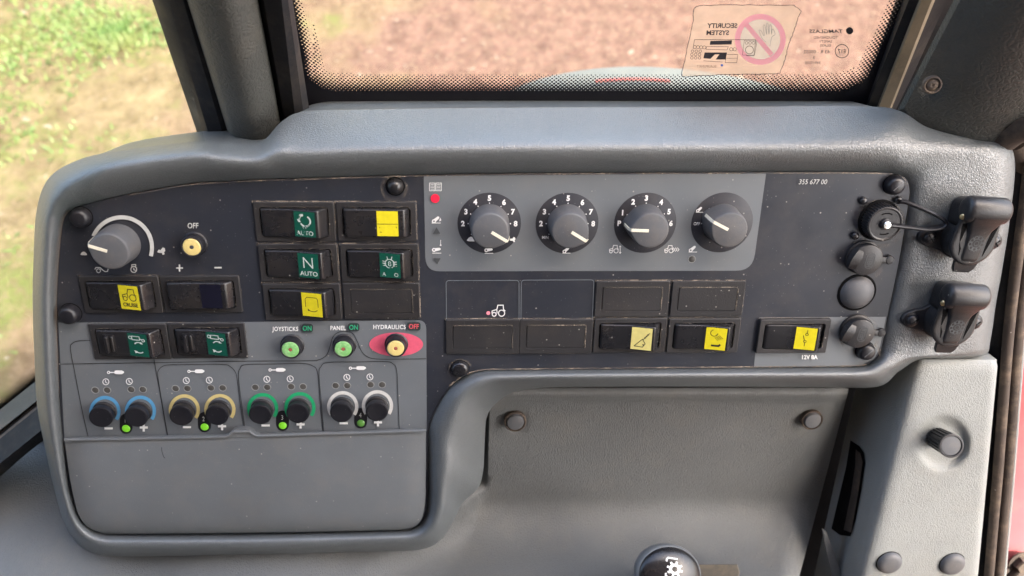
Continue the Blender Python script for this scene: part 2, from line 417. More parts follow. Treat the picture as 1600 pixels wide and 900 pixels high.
def cab_shell():  # unseen roof and walls, placed to shade the cab and steer its light
    m = plastic('light_block_lining', (.07, .07, .07), .9, .2, 300, .05, 0, .2, .1)
    X0, X1, Y0, Y1 = -1.25, 1.12, -.95, .17
    b = MB(); b.add([(X0, Y0, 2.78), (X1, Y0, 2.78), (X1, Y1, 2.78), (X0, Y1, 2.78), (X0, Y0, 2.86), (X1, Y0, 2.86), (X1, Y1, 2.86), (X0, Y1, 2.86)],
                    [(3, 2, 1, 0), (4, 5, 6, 7), (0, 1, 5, 4), (1, 2, 6, 5), (2, 3, 7, 6), (3, 0, 4, 7)])
    tag(b.build('cab_ceiling', plastic('pale_headliner', (.38, .38, .37), .9, .2, 300, .05, 0, .2, .1), scale=1, smooth=False), kind='structure')  # out of view; kept pale to bounce fill onto upward faces
    b = MB(); b.add([(X0, Y0, .6), (X1, Y0, .6), (X1, Y0, 2.779), (X0, Y0, 2.779), (X0, Y0 - .06, .6), (X1, Y0 - .06, .6), (X1, Y0 - .06, 2.779), (X0, Y0 - .06, 2.779)],
                    [(0, 1, 2, 3), (7, 6, 5, 4), (1, 0, 4, 5), (2, 1, 5, 6), (3, 2, 6, 7), (0, 3, 7, 4)])
    XL = -.98
    b2 = MB(); b2.add([(XL, -.75, .6), (XL, .02, .6), (XL, .02, 2.778), (XL, -.75, 2.778), (XL - .05, -.75, .6), (XL - .05, .02, .6), (XL - .05, .02, 2.778), (XL - .05, -.75, 2.778)], [(3, 2, 1, 0), (4, 5, 6, 7), (0, 1, 5, 4), (1, 2, 6, 5), (2, 3, 7, 6), (3, 0, 4, 7)])
    tag(b2.build('left_light_block', m, scale=1, smooth=False), kind='structure')  # unseen wall added to cut the light from the left
    tag(b.build('rear_light_block', m, scale=1, smooth=False), kind='structure')  # unseen dark wall added to stop light from behind the camera
cab_shell()

# ================================================================== DASH SURROUND
# inner px, outer px, crest position, crest height, outer height, outer roundness, inner roundness
K = [
 (100,343,  57,330, .50, 11,-16, 2.2, 2.2), (120,325,  75,280, .50, 12,-16, 2.2, 2.0), (150,316, 115,253, .55, 12,-15, 2.2, 2.0),
 (200,304, 175,237, .60, 13,-14, 2.2, 2.0), (300,287, 300,221, .60, 13,-14, 2.2, 2.0), (345,284, 350,223, .55, 13,-14, 2.0, 2.0),
 (400,281, 405,223, .50, 13,-14, 1.8, 2.2), (430,280, 440,190, .45, 13,-20, 1.5, 2.2), (470,279, 475,174, .38, 13,-27, 1.35, 2.2),
 (560,276, 560,171, .38, 13,-27, 1.35, 2.2), (800,271, 800,168, .38, 13,-27, 1.35, 2.2), (1100,269.5, 1100,167, .38, 13,-27, 1.35, 2.2),
 (1300,269, 1340,166, .38, 12,-25, 1.4, 2.2), (1370,269.5, 1405,173, .42, 10,-14, 1.6, 2.4), (1396,271.4, 1450,199, .42, 8,-10, 2.2, 3),
 (1410,275.5, 1520,217, .45, 5,-8, 4, 4), (1418,283, 1572,224, .45, 4,-8, 6, 5), (1421,300, 1586,255, .45, 4,-8, 8, 6),
 (1417,331, 1579,335, .45, 4,-8, 9, 6), (1408,388, 1567,415, .45, 4,-8, 9, 6), (1397,445, 1557,470, .45, 4,-8, 9, 6),
 (1386,496, 1548,530, .45, 4,-8, 9, 6), (1381,525, 1540,554, .45, 4,-8, 8, 5), (1377,543, 1500,559, .45, 5,-8, 7, 4),
 (1372,557, 1440,561, .45, 6,-8, 5, 3), (1360,568, 1405,580, .45, 8,-10, 3, 2.4), (1343,572, 1372,604, .42, 9,-14, 2.2, 2.2),
 (1291,573.4, 1291,605, .42, 9,-14, 2.0, 2.2), (1100,575, 1100,604, .42, 9,-14, 2.0, 2.2), (900,577, 900,604.5, .42, 9,-14, 2.0, 2.2),
 (800,578, 835,607, .42, 9,-16, 1.8, 2.2), (755,579, 797,615, .40, 9,-20, 1.6, 2.2), (725,588, 772,633, .38, 9,-22, 1.5, 2.2),
 (700,608, 760,655, .36, 9,-24, 1.5, 2.2), (682,636, 757,700, .34, 9,-26, 1.5, 2.2), (670,665, 755,735, .34, 9,-26, 1.5, 2.2),
 (669,700, 747,762, .36, 10,-24, 1.6, 2.2), (669,740, 722,787, .42, 11,-20, 1.8, 2.2), (668,780, 711,809, .46, 11,-18, 2, 2.2),
 (663,808, 690,842, .50, 11,-16, 2.2, 2.2), (645,824, 660,858, .50, 10,-16, 2.2, 2.2), (600,828, 600,862, .50, 10,-16, 2.4, 2.4),
 (400,833, 400,869, .50, 10,-16, 2.4, 2.4), (200,834, 190,870, .50, 10,-16, 2.4, 2.4), (159,832, 150,866, .50, 10,-16, 2.2, 2.4),
 (138,822, 122,850, .50, 10,-16, 2.2, 2.4), (123,805, 100,815, .50, 10,-16, 2.2, 2.4), (110,765,  85,765, .50, 10,-16, 2.2, 2.4),
 (102,710,  72,708, .50, 10,-16, 2.2, 2.4), (95,640,  58,635, .50, 10,-16, 2.2, 2.4), (91,560,  54,560, .50, 10,-16, 2.2, 2.4),
 (89,480,  51,480, .50, 10,-16, 2.2, 2.4), (92,410,  52,415, .50, 10,-16, 2.2, 2.4)]
loop = crom(K, 8)
def surround():
    b = MB(); ts = [0, .012, .03, .06, .1, .15, .2, .26, .32, .38, .44, .5, .56, .62, .68, .74, .8, .85, .9, .94, .97, .99, 1]
    rings = [[] for _ in range(len(ts) + 2)]
    for (iu, iv, ou, ov, tc, zc, zo, q, q2) in loop:
        for i, t in enumerate(ts):
            if t < tc: z = zc - (zc + 2.0) * ((tc - t) / tc) ** q2
            else: z = zc - (zc - zo) * ((t - tc) / (1 - tc)) ** q
            rings[i].append(PL(iu + (ou - iu) * t, iv + (ov - iv) * t, z))
        o = PL(ou, ov, zo); c = PL(iu, iv, zo); dn = (c - o).normalized()
        rings[-2].append(o + dn * 2 + Vector((0, 0, -6))); rings[-1].append(o + dn * 4 + Vector((0, 0, -60)))
    b.loft(rings, False, False)
    o = b.build('dash_surround', m_pad, None, PM, sharp=80)
    tag(o, 'padded blue grey vinyl surround curving around the whole control panel', 'dashboard')
surround()

# ================================================================== CONTROL PANEL (fascia with its printed marks)
panel = empty('control_panel', PM, 'dark fascia plate printed with white symbols, dials and lighter grey fields inside the padded surround', 'control panel')
def flat(name, pts, mat, z, parent=panel, th=None):
    b = MB(); top = [PL(u, v, z) for u, v in pts]
    if th: b.loft([[p - Vector((0, 0, th)) for p in top], top])
    else: b.add(top, [tuple(range(len(top)))])
    return b.build(name, mat, parent, smooth=False)
flat('fascia_plate', [(iu, iv) for (iu, iv, *_) in loop][::-1], m_navy, 0, th=2)
def corner(p, a, b, r, n=6):
    """rounded corner at p between directions to a and b"""
    p, a, b = Vector(p), Vector(a), Vector(b); da = (a - p).normalized() * r; db = (b - p).normalized() * r; out = []
    for k in range(n + 1):
        t = k / n; q = (1 - t) ** 2 * (p + da) + 2 * t * (1 - t) * p + t * t * (p + db); out.append((q.x, q.y))
    return out
def rpoly(pts, rs):
    out = []; n = len(pts)
    for i, p in enumerate(pts):
        out += corner(p, pts[i - 1], pts[(i + 1) % n], rs[i]) if rs[i] else [p]
    return out
flat('light_field', rpoly([(662,275), (665,424), (1176,423), (1197,271)], [0, 22, 26, 0]), m_field, .14)
flat('light_field', rpoly([(91,504), (101,688), (667,674), (666,500), (385,503)], [0, 0, 0, 14, 0]), m_field, .14)
flat('light_field', [(1178,573.5), (1186,496), (1384.5,495), (1375,542), (1366,561), (1343,571.5)], m_field, .14)

# dial faces with numerals
DIALS = [(764.5, 349), (886, 349), (1008, 348.5), (1128, 348)]
def dial(i, nums, a_list):
    u, v = DIALS[i]; c = PL(u, v)
    b = MB(); b.lathe([(20.0, 0), (20.0, .26), (19.9, .3)], (c.x, c.y, 0), 64)
    d = b.build('dial_face', m_dial, panel)
    k = Ink(lambda x, y, dz=0: Vector((c.x + x, c.y - y, .40 + dz)))
    for s, a, r in nums: k.text(s, r * math.cos(R(a)), -r * math.sin(R(a)), 3.3 if len(s) == 1 else 2.0, .95 if len(s) == 1 else .85, .045 if len(s) == 1 else .01)
    for a in a_list: k.disc(13.3 * math.cos(R(a)), -13.3 * math.sin(R(a)), .38, 10)
    k.build('numerals', m_white, d, smooth=False)
    return k, c, d
A8 = [(str(n), a, 16.6) for n, a in zip(range(2, 9), (180, 152, 122, 90, 57, 28, 0))]
dots = [180, 152, 122, 90, 57, 28, 0, -32, 212]
for i in (0, 1):
    dial(i, A8 + ([('MIN', 214, 16.4)] if i == 1 else []), dots)
dial(2, [('P', 180, 16.8)] + [(str(n), a, 16.6) for n, a in zip(range(1, 7), (155, 122, 92, 57, 28, 0))], [155, 122, 92, 57, 28, 180])
dial(3, [('OFF', 182, 16.4)], [182, 135, 158])

def icon_animal(k, u, v, s, hare):
    if hare: k.poly([(u - 6*s, v + 2*s), (u - 4*s, v - 2*s), (u - 1*s, v - 1*s), (u + 2*s, v - 5*s), (u + 5*s, v - 4*s), (u + 6*s, v), (u + 4*s, v + 2*s), (u + 5*s, v + 5*s), (u + 2*s, v + 6*s), (u + 1*s, v + 3*s), (u - 3*s, v + 3*s)])
    else:
        k.poly([(u - 7*s, v + 2*s), (u - 5*s, v - .5*s), (u - 4*s, v - 2*s), (u - 1*s, v - 3.5*s), (u + 2*s, v - 3*s), (u + 5*s, v), (u + 6.5*s, v + 2.5*s), (u + 4.5*s, v + 3.5*s), (u - 4*s, v + 3.3*s)])
def tractor(k, u, v, s, lw, mir=1):
    f = lambda x, y: (u + mir * x * s, v + y * s)
    k.ring(*f(3.6, 3), 3.3 * s, lw, 20); k.ring(*f(-4.4, 4.2), 2.1 * s, lw, 16)
    k.line([f(-6.8, 3.2), f(-6.6, .6), f(-1.6, -1), f(-1.2, 3.2)], lw); k.line([f(-1.6, -1), f(-.4, -5.6), f(5.4, -5.6), f(5.6, -1), f(7.6, .8)], lw)
def cylinder_icon(k, u, v, L=30):
    k.line([(u - L*.30, v + .3), (u - L*.02, v + .3)], 1.5); k.ring(u - L*.38, v + .3, 1.8, 1.3, 14)
    k.poly([(u - 2, v - 2.2), (u + 1, v - 2.9), (u + 9, v - 2.9), (u + 12.5, v - 1.2), (u + 13, v + .6), (u + 9.5, v + 3), (u + 1, v + 3), (u - 2, v + 2.2)])
def clock(k, u, v, r=4.7):
    k.ring(u, v, r, 1.1, 22); k.line([(u - .8, v - 3.0), (u - .4, v + .4), (u + 2.2, v + 2.2)], 1.1)

k = fascia_ink(); Wf = lambda name='symbol', m=m_white: k.flush(name, m)
icon_animal(k, 736.5, 373.5, 1.05, False); Wf(); icon_animal(k, 801, 374, .75, True); Wf()
def implement(k, u, v, s=1.0, up=0):
    k.line([(u - 7*s, v + 4.5*s), (u + 7*s, v + 4.5*s)], 1.1*s)
    a = R(38 if up else 6); f = lambda x, y: (u + (x * math.cos(a) + y * math.sin(a)) * s, v - 1*s + (-x * math.sin(a) + y * math.cos(a)) * s)
    k.ring(*f(-4.4, 0), 2.3*s, 1.7*s, 18); k.poly([f(-2.6, -2.6), f(4.5, -2.4), f(6.2, -1), f(6, .6), f(4, 1.6), f(-2.6, 2.4)])
implement(k, 764, 391.5, .95); Wf(); implement(k, 885, 391.5, .9, 1); Wf()
implement(k, 1093, 328, .8, 1); Wf(); implement(k, 1082.5, 389.5, .95, 1); Wf()
k.poly([(686, 346), (689.5, 344.5), (688, 340)]); implement(k, 681.5, 344, 1.0, 1); Wf(); implement(k, 682.5, 391, 1.0, 0); k.poly([(687, 384), (690, 384), (688.5, 380)])
k.line([(688.5, 381), (688.5, 375)], .8); Wf()
for s_ in (-1, 1):
    u = 680.3 + s_ * 5
    k.line([(u - 4.2, 286), (u + 4.2, 286), (u + 4.2, 298), (u - 4.2, 298)], .9, True)
    for j in range(4): k.line([(u - 2.8, 288.4 + j * 2.4), (u + 2.8, 288.4 + j * 2.4)], .7)
Wf('book_symbol')
tractor(k, 959, 389, 1.0, 1.0); k.line([(969, 386), (969, 396)], 1.0); k.poly([(967, 386), (971, 386), (969, 383.5)]); k.poly([(967, 394), (969, 397), (971, 394)]); Wf('tractor_symbol')
tractor(k, 1045, 389, .95, .9)
for j in range(3): k.line([(1052 + j * 3.2, 387), (1054.6 + j * 3.2, 390), (1052 + j * 3.2, 393)], .9)
Wf('tractor_symbol')
k.poly([(682, 355), (676.5, 365.5), (688, 365)]); Wf('triangle_mark', m_tri); k.poly([(677, 403.5), (688.5, 403.5), (683, 413)]); Wf('triangle_mark', m_tri)
k.disc(680, 310, 7); Wf('warning_lamp', m_red)
k.line(circ(190, 387, 47.5, 40, 202, 376), 6.2); Wf('throttle_scale', m_grey)
icon_animal(k, 252, 392, 1.05, True); Wf('symbol', m_grey); icon_animal(k, 131, 396, .8, False); Wf('symbol', m_grey)
k.text('OFF', 301.5, 352.5, 8.4, .82, .015); Wf('lettering', m_grey)
def plus(u, v, a, t, m): k.poly([(u-a,v-t),(u-t,v-t),(u-t,v-a),(u+t,v-a),(u+t,v-t),(u+a,v-t),(u+a,v+t),(u+t,v+t),(u+t,v+a),(u-t,v+a),(u-t,v+t),(u-a,v+t)]); Wf('plus_sign', m)
plus(280.5, 418.8, 5.4, 1.1, m_grey)
k.poly([(335, 417), (346.5, 417), (346.5, 419.4), (335, 419.4)]); Wf('minus_sign', m_grey)
k.ring(209, 421, 4.6, 1.2); k.line([(206, 417), (206, 413.5), (212, 413.5), (212, 417)], 1.2); k.line([(209, 418.5), (209, 421.5), (212, 422.5)], 1.2); Wf('symbol', m_grey)
k.ring(154, 423, 3, 1.1); k.line([(148, 421), (150, 418), (156, 418), (160, 421.5), (164, 424.5), (168, 424), (169, 420)], 1.2); Wf('symbol', m_grey)
for a_ in (('JOYSTICKS', 446, 513.8, 6.6, .83), ('PANEL', 528, 512.4, 6.6, .83), ('HYDRAULICS', 608.5, 510.8, 6.6, .86)): k.text(*a_, .02, spacing=1.08); Wf('lettering')
for u, v in ((169.6, 669.4), (292, 667.4), (415, 664.8), (537, 661.4)): k.poly([(u - 6.5, v - 1.6), (u + 6.5, v - 1.6), (u + 6.5, v + 1.6), (u - 6.5, v + 1.6)]); Wf('minus_sign')
for u, v in ((224.6, 668), (347, 666), (469.6, 663.2), (590.6, 660)): plus(u, v, 6.3, 1.7, m_white)
for u, v in ((181, 581.6), (306.6, 580), (433.4, 577.8), (559, 575)): cylinder_icon(k, u, v); Wf('cylinder_symbol')
for u, v in ((165.4, 596.6), (202, 596), (291, 594.6), (327, 594), (417, 592.6), (453.4, 592), (542, 589.6), (578, 589)): clock(k, u, v); Wf('clock_symbol')
k.text('12V 8A', 1264.5, 558, 6.2, .95, .03); Wf('lettering')
k.text('355 677 00', 1269.5, 284, 7.6, .90, .0, .28); Wf('part_number', m_grey)
for (u, v, w_, t_, m_) in ((480, 512.8, 18, 'ON', m_greenink), (552.6, 511.4, 18, 'ON', m_greenink), (646.6, 510, 21, 'OFF', m_redink)):
    k.rr(u, v, w_, 13, 4); bx = Wf('label_box', m_darkbox); k.text(t_, u, v, 7.4, .85, .02); k.flush('lettering', m_, bx)
k = fascia_ink(); k.disc(619, 538, 42, 48, 18.5); Wf('oval_mark', m_pink); lw = .95
k.line(crom([(95,569), (250,566.5), (380,564.4), (480,563.8), (497,562.5), (510,555), (516,540), (520,527), (528,519.5), (540,517.6), (551,521), (558,533), (565,549), (575,558), (590,561), (620,561.2), (666,560.6)], 6, False), lw); Wf('outline', m_line)
k.line(crom([(141,532), (124,532.4), (114,536), (110,545), (117,583), (127,635), (138,684)], 6, False), lw); Wf('outline', m_line)
k.line([(240.5, 561), (251, 620), (261.5, 681)], lw); Wf('outline', m_line)
for L in ([(262,680), (254,635), (247,590), (247,580), (254,572.5), (266,570), (300,569.8), (348,569.4), (360,573), (368,582), (371,596), (376,635), (381.5,672)],
          [(383,670), (377,628), (372.6,588), (375,576), (384,569.8), (430,568.8), (472,568), (488,571.5), (496,582), (500,625), (504.5,676)],
          [(506,675), (502,628), (498.5,584), (501.5,573), (512,566.4), (560,565.6), (602,565), (614,568.5), (620,580), (622,625), (624,673)]):
    k.line(crom(L, 6, False), lw); Wf('outline', m_line)
k = fascia_ink(); lw = .9
k.line(rpoly([(697.5, 498.5), (697, 438.4), (811, 438), (811, 498)], [0, 5, 5, 0]), lw); Wf('outline', m_thin)
k.line(rpoly([(814, 498), (814.6, 437.8), (928, 437.2), (925.5, 497.5)], [0, 5, 5, 0]), lw); Wf('outline', m_thin)
tractor(k, 778.5, 485, 1.45, 1.35); Wf('tractor_symbol'); k.disc(763, 489.2, 3.1, 14); Wf('pink_dot', ink('pink_ink', (.75, .25, .32)))
# coloured rings, each its own
RINGS = [(164,643,m_blue), (219.4,642.6,m_blue), (288,640.5,m_yring), (343.6,640,m_yring), (410.4,638.5,m_gring), (468.6,637,m_gring), (535.6,635.5,m_wring), (589.8,634,m_wring)]
for (u, v, m) in RINGS:
    k = fascia_ink(); k.ring(u, v, 21.8, 5.2, 44, 145, 395); k.build('coloured_ring', m, panel, smooth=False)
# small dark indicator lenses
for (u, v) in ((149,609.5),(167.6,609.5),(205,608.5),(223.4,608.5),(274.4,606.8),(293,606.8),(329.6,606),(348,606),(399,605),(417.6,605),(455,604),(473.6,604),(524.4,602.4),(542.6,602.4),(579,601),(597,601),(1081,405)):
    c = PL(u, v); b = MB(); b.lathe([(2.6, .1), (2.6, .34), (2.2, .38), (2.1, .22)], (c.x, c.y, 0), 22, cap1=False); l = b.build('indicator_lens', m_lensring, panel)
    b = MB(); b.lathe([(2.15, .2), (1.9, .30), (1.2, .42), (.5, .48), (.05, .5)], (c.x, c.y, 0), 22); b.build('lens', m_lens, l)
# numbered pills with a green lamp
for i, (u, v, du) in enumerate(((197.5, 669, -2), (320, 666.6, -2), (442, 664.4, -1), (564, 660.6, -1))):
    k = Ink(onf(.30)); k.rr(u - .5, v - 7, 20, 32, 10); pl = k.build('lamp_surround', m_button, panel, smooth=False)
    c = PL(u, v); b = MB(); b.lathe([(2.7, .2), (2.6, .8), (2.0, 1.3), (1.1, 1.6), (.05, 1.7)], (c.x, c.y, 0), 24)
    b.build('green_lamp', m_led if i < 3 else m_leddim, pl)
    k = Ink(onf(.45)); k.text(str(i + 1), u + du, v - 12, 7.2, .8, .0); k.build('lettering', m_grey, pl, smooth=False)

# dust films lying along the surround's inner edge and below the caps
k = Ink(onf(.22), .002)
ed = [(iu, iv) for (iu, iv, *_) in loop]
top = [p for p in ed[24:112]]
k.line([(u, v + 1.3) for u, v in top], 2.2); k.build('dust_edge', m_dustheavy, panel, smooth=False)
k = Ink(onf(.22), .002); bot = [p for p in ed[200:264]]
k.line([(u - .5, v - 1.2) for u, v in bot], 2.2); k.build('dust_edge', m_dustheavy, panel, smooth=False)
k = Ink(onf(.24), .004)
for (u, v, r) in ((616,294,19), (719,581,18), (1356,553,19), (1376,349,36), (1352,408,28), (1343,523,30), (1400,293,18)): k.ring(u, v, r, 5, 30); k.flush('dust_edge', m_dustsoft)

# ================================================================== SWITCHES
def ztop(x, style='tilt'):
    if style == 'tilt': P = [(-20.3, .8), (-19.8, 2.4), (-18.8, 3.1), (-17, 3.3), (-2, 4.1), (0, 4.5), (13.8, 7.9), (15.0, 8.0), (15.9, 7.4), (17.6, 4.8), (20.2, .8)]
    elif style == 'flat': P = [(-20.3, .8), (-19.9, 3.0), (-19.0, 4.2), (-17.6, 4.6), (-2, 4.7), (0, 4.8), (13.8, 5.4), (16.5, 5.5), (17.7, 5.0), (18.9, 3.4), (20.2, .8)]
    else: P = [(-20.3, .8), (-19.8, 4.2), (-18.8, 5.2), (-17, 5.3), (-3, 4.3), (0, 4.2), (13.8, 5.4), (15.6, 5.6), (16.6, 5.2), (18.0, 3.6), (20.2, .8)]
    for (a, b), (c, d) in zip(P, P[1:]):
        if a <= x <= c: return b + (d - b) * (x - a) / (c - a)
    return P[0][1] if x < 0 else P[-1][1]
def bezel_mesh(zt, name='bezel'):
    b = MB(); Wd, H = 48.9, 25.3
    b.loft([rrect(0, 0, Wd, H, .8, 0), rrect(0, 0, Wd, H, .8, zt - .4), rrect(0, 0, Wd - .8, H - .8, .7, zt), rrect(.1, 0, 42.4, 19.4, 2.2, zt), rrect(.1, 0, 41.8, 18.8, 2.0, zt - .4), rrect(.1, 0, 41.8, 18.8, 2.0, .35)], False, False)
    return b
def dust_mesh(Wd=48.9, H=25.3, zt=1.6):
    b = Ink(lambda x, y, dz=0: Vector((x, -y, .32 + dz)), .0)
    w_, h_ = Wd / 2 + .35, H / 2 + .35
    b.line([(-w_, -h_ + 2), (-w_, -h_), (w_, -h_), (w_, h_ - 1)], .7); b.line([(w_ - 2, h_), (-w_ + 18, h_)], .4)
    return b
def rocker_mesh(style):
    b = MB(); xs = [-20.3, -20.0, -19.8, -19.4, -18.8, -18, -17, -10, -3, -2, -1, 0, 4, 8, 13, 13.8, 14.5, 15.0, 15.5, 15.9, 16.6, 17.6, 18.6, 19.4, 20.2]; rings = []
    for x in xs:
        z = ztop(x, style); e = min(1.3, z * .7)
        rings.append([Vector((x, y * 9.1, zz)) for y, zz in ((1, .3), (1, max(.3, z - e)), (.975, z - e * .4), (.93, z - e * .1), (.86, z), (-.86, z), (-.93, z - e * .1), (-.975, z - e * .4), (-1, max(.3, z - e)), (-1, .3))])
    b.loft(rings, True, True, True)
    return b
def tilemap(style): return lambda x, y, dz=0: Vector((x, -y, ztop(x, style) + .16 + dz))
def tile_sheet(style, x0=.4, x1=13.6, h=8.1):
    b = MB(); nx = 6; vs = []
    m = tilemap(style)
    for i in range(nx + 1):
        x = x0 + (x1 - x0) * i / nx
        vs += [m(x, -h, -.08), m(x, h, -.08)]
    b.add(vs, [(2 * i, 2 * i + 1, 2 * i + 3, 2 * i + 2) for i in range(nx)]); return b
me_pit = MB(); me_pit.add(rrect(.1, 0, 42, 19, 2, .36), [tuple(range(24))])
def switch(px, label, style='tilt', tilemat=None, draw=None, inkmat=None, lock=False, zt=1.6, rot=0, group='rocker switches on the control panel', name='rocker_switch'):
    t = empty(name, onpanel(px[0], px[1], 0, rot), label, 'switch', group)
    bezel_mesh(zt).build('bezel', m_bezel, t)
    p = MB(); p.add(rrect(.1, 0, 42, 19, 2, .36), [tuple(range(24))]); p.build('recess', m_pit, t)
    dust_mesh().build('dust_edge', m_dustheavy if px[0] > 385 else m_dust, t, smooth=False)
    # dust caught in the slot around the rocker
    d2 = Ink(lambda x, y, dz=0: Vector((x, -y, zt + .03 + dz)), .0); d2.line([(-19, -9.75), (20, -9.75), (21.0, -8), (21.0, 8)], .5); d2.build('dust_edge', m_dust, t, smooth=False)
    r = rocker_mesh(style); ro = r.build('rocker', m_black, t, sharp=50)
    if lock:
        l = MB(); l.loft([rrect(-12.2, -.2, 8.2, 13.4, 1.6, 3.3), rrect(-12.2, -.2, 8.0, 13.2, 1.6, 4.0), rrect(-12.2, -.2, 7.0, 12.4, 1.4, 4.2)])
        l.loft([rrect(-13.0, 0, 2.4, 12.0, 1.0, 4.1), rrect(-13.0, 0, 2.2, 11.6, .9, 6.0), rrect(-13.0, 0, 1.4, 11, .6, 6.5)])
        l.loft([rrect(-9.6, 0, 1.8, 11.0, .8, 4.1), rrect(-9.6, 0, 1.6, 10.6, .7, 5.2), rrect(-9.6, 0, .9, 10, .4, 5.5)])
        l.build('lock_slider', m_black, ro)
    if tilemat:
        tl = tile_sheet(style).build('tile', tilemat, ro, smooth=False)
        if draw:
            k = Ink(tilemap(style)); draw(k); k.build('tile_symbol', inkmat or m_tileblack, tl, smooth=False)
    return t
cen = lambda q: (sum(p[0] for p in q) / 4, sum(p[1] for p in q) / 4)
def d_cruise(k):
    tractor(k, 7.0, -2.0, .66, .5); k.text('CRUISE', 7.0, 4.9, 2.5, .86, .03)
def d_cyl(k):
    k.ring(2.2, -5.0, 1.0, .5, 16); k.line([(3.4, -6.1), (8.6, -6.1), (8.6, -3.6), (3.4, -3.6)], .55, True); k.ring(11.0, -3.6, .9, .5, 16); k.line([(8.9, -4.6), (10.2, -4)], .6)
    k.line(circ(7.4, 1.2, 3.2, 8, 215, 315), .7); k.poly([(8.8, -2.6), (10.6, -1.0), (8.6, -.9)])
    k.line(circ(7.2, 2.0, 3.6, 8, 45, 130), .7); k.poly([(3.6, 3.8), (4.4, 6.2), (6.2, 4.6)])
def d_auto_seat(k):
    k.text('AUTO', 6.8, 5.6, 2.8, .95, .01)
    k.line([(3.0, -2.6), (4.6, -5.6), (6.4, -6.0)], 1.5); k.poly([(2.2, -3.2), (3.8, -3.6), (4.6, -1.2), (3, -1.4)])
    k.ring(7.4, -2.2, 3.3, 1.0, 20, -60, 150); k.poly([(5.4, 1.4), (9, 1.2), (7.6, 3.0), (5.8, 2.6)])
def d_n(k): 
    k.text('N', 6.9, -2.0, 7.6, .95, -.012); k.text('AUTO', 7.0, 5.2, 3.0, .95, .012)
def d_diff(k):
    k.ring(6.8, -1.4, 2.9, .5, 24); k.text('8', 6.8, -1.4, 3.2, 1, .0)
    for s_ in (-1, 1):
        for j in (-1, 0, 1): k.line([(6.8 + s_ * 2.2, -1.4 + j * 1.1), (6.8 + s_ * 4.6, -1.4 + j * 1.6)], .5)
    k.line([(5.2, -6.2), (5.6, -4.4)], .5); k.line([(8.4, -6.2), (8.0, -4.4)], .5)
    k.text('A', 3.0, 5.8, 2.5, 1, .01); k.text('O', 10.8, 5.8, 2.5, 1, .01)
def d_door(k):
    k.line([(2.8, 1.6), (2.8, -3.8), (4.0, -5.0), (10.0, -5.0), (11.0, -3.8), (11.0, 1.6)], .4); k.line([(4.6, 3.6), (6.0, 4.6), (8.6, 4.6), (10.4, 3.6)], .5); k.poly([(4, 2.8), (5.6, 3.9), (4.2, 4.6)])
def d_wiper(k):
    k.line([(2.6, 5.6), (8.0, 6.0), (9.6, 3.4), (7.6, .2), (2.6, 5.6)], .5); k.line([(8, .6), (12.0, -4.6)], .45); k.disc(8.3, 4.2, .5, 10)
    for j in range(3): k.disc(9.2 + j * .85, -1.0 - j * 1.15, .6, 8)
def d_lamp(k):
    k.line(circ(5.6, -4.2, 2.3, 14, 0, 250) , .45); k.line([(6.4, -2.0), (8, -3.9)], .45)
    for j in range(4): k.line([(6.2 + j * .9, -1.2 - j * .5), (8.4 + j * 1.0, 1.0 - j * .5)], .3)
    k.line([(4.4, 5.0), (9.2, 5.0), (10.2, 3.8)], 1.3)
def d_circuit(k):
    k.ring(7.4, -3.2, .85, .4, 14); k.ring(6.8, 2.0, .85, .4, 14); k.line([(7.5, -6.6), (7.5, -4.1)], .4); k.line([(6.8, 2.9), (6.8, 5.6)], .4); k.line([(6.4, 1.2), (5.2, -2.4)], .4)
def d_split(k):
    k.line([(.6, .2), (13.4, .2)], .35); k.line([(2.2, 2.0), (2.0, 3.0)], .3); k.line([(2.0, 5.4), (3.2, 5.6)], .4); k.line([(12.2, 1.8), (12.5, 2.8)], .4)
switch(cen([(124,431),(248,430),(256,488),(134,488)]), 'black rocker switch with a yellow tile reading CRUISE under the throttle knob', 'tilt', m_yellow, d_cruise)
switch(cen([(251,430),(375,430),(380,487),(258,488)]), 'plain glossy black rocker switch without coloured tile below the plus and minus signs', 'rock', m_navytile)
switch(cen([(140,506),(261,505),(268,560),(149,560)]), 'black locking rocker with green cylinder tile, just right of the lower left screw cap', 'tilt', m_green, d_cyl, m_tilewhite, True)
switch(cen([(263,504),(383,503),(388,558),(270,560)]), 'black locking rocker with green cylinder tile, left of the JOYSTICKS button', 'tilt', m_green, d_cyl, m_tilewhite, True)
switch(cen([(393,315),(523,315),(528,377),(401,377)]), 'black rocker switch with a worn green seat symbol tile reading AUTO, top of its column', 'tilt', m_green, d_auto_seat, m_worn)
switch(cen([(525,315),(650,315),(652,376),(529,377)]), 'black rocker switch with a blank yellow tile split in two halves', 'flat', m_yellow, d_split)
switch(cen([(403,380),(528,379),(531,440),(407,441)]), 'black rocker switch with a green tile showing a large N above AUTO', 'tilt', m_green, d_n, m_tilewhite)
switch(cen([(531,380),(654,379),(655,440),(534,441)]), 'black rocker switch with a green differential symbol tile and worn AUTO letters', 'tilt', m_green, d_diff, m_worn)
switch(cen([(409,443),(533,442),(536,498),(414,499)]), 'black rocker switch with a yellow door outline tile above the JOYSTICKS button', 'tilt', m_yellow, d_door)
switch(cen([(928.5,497),(1041.6,496.5),(1038,549.8),(925,549.8)]), 'black rocker switch with a yellow tile showing a dotted swivel arm triangle', 'tilt', m_paleyel, d_wiper)
switch(cen([(1044,497),(1158,497),(1150.4,549.8),(1040.7,549.8)]), 'black rocker switch with a yellow work lamp tile', 'tilt', m_yellow, d_lamp)
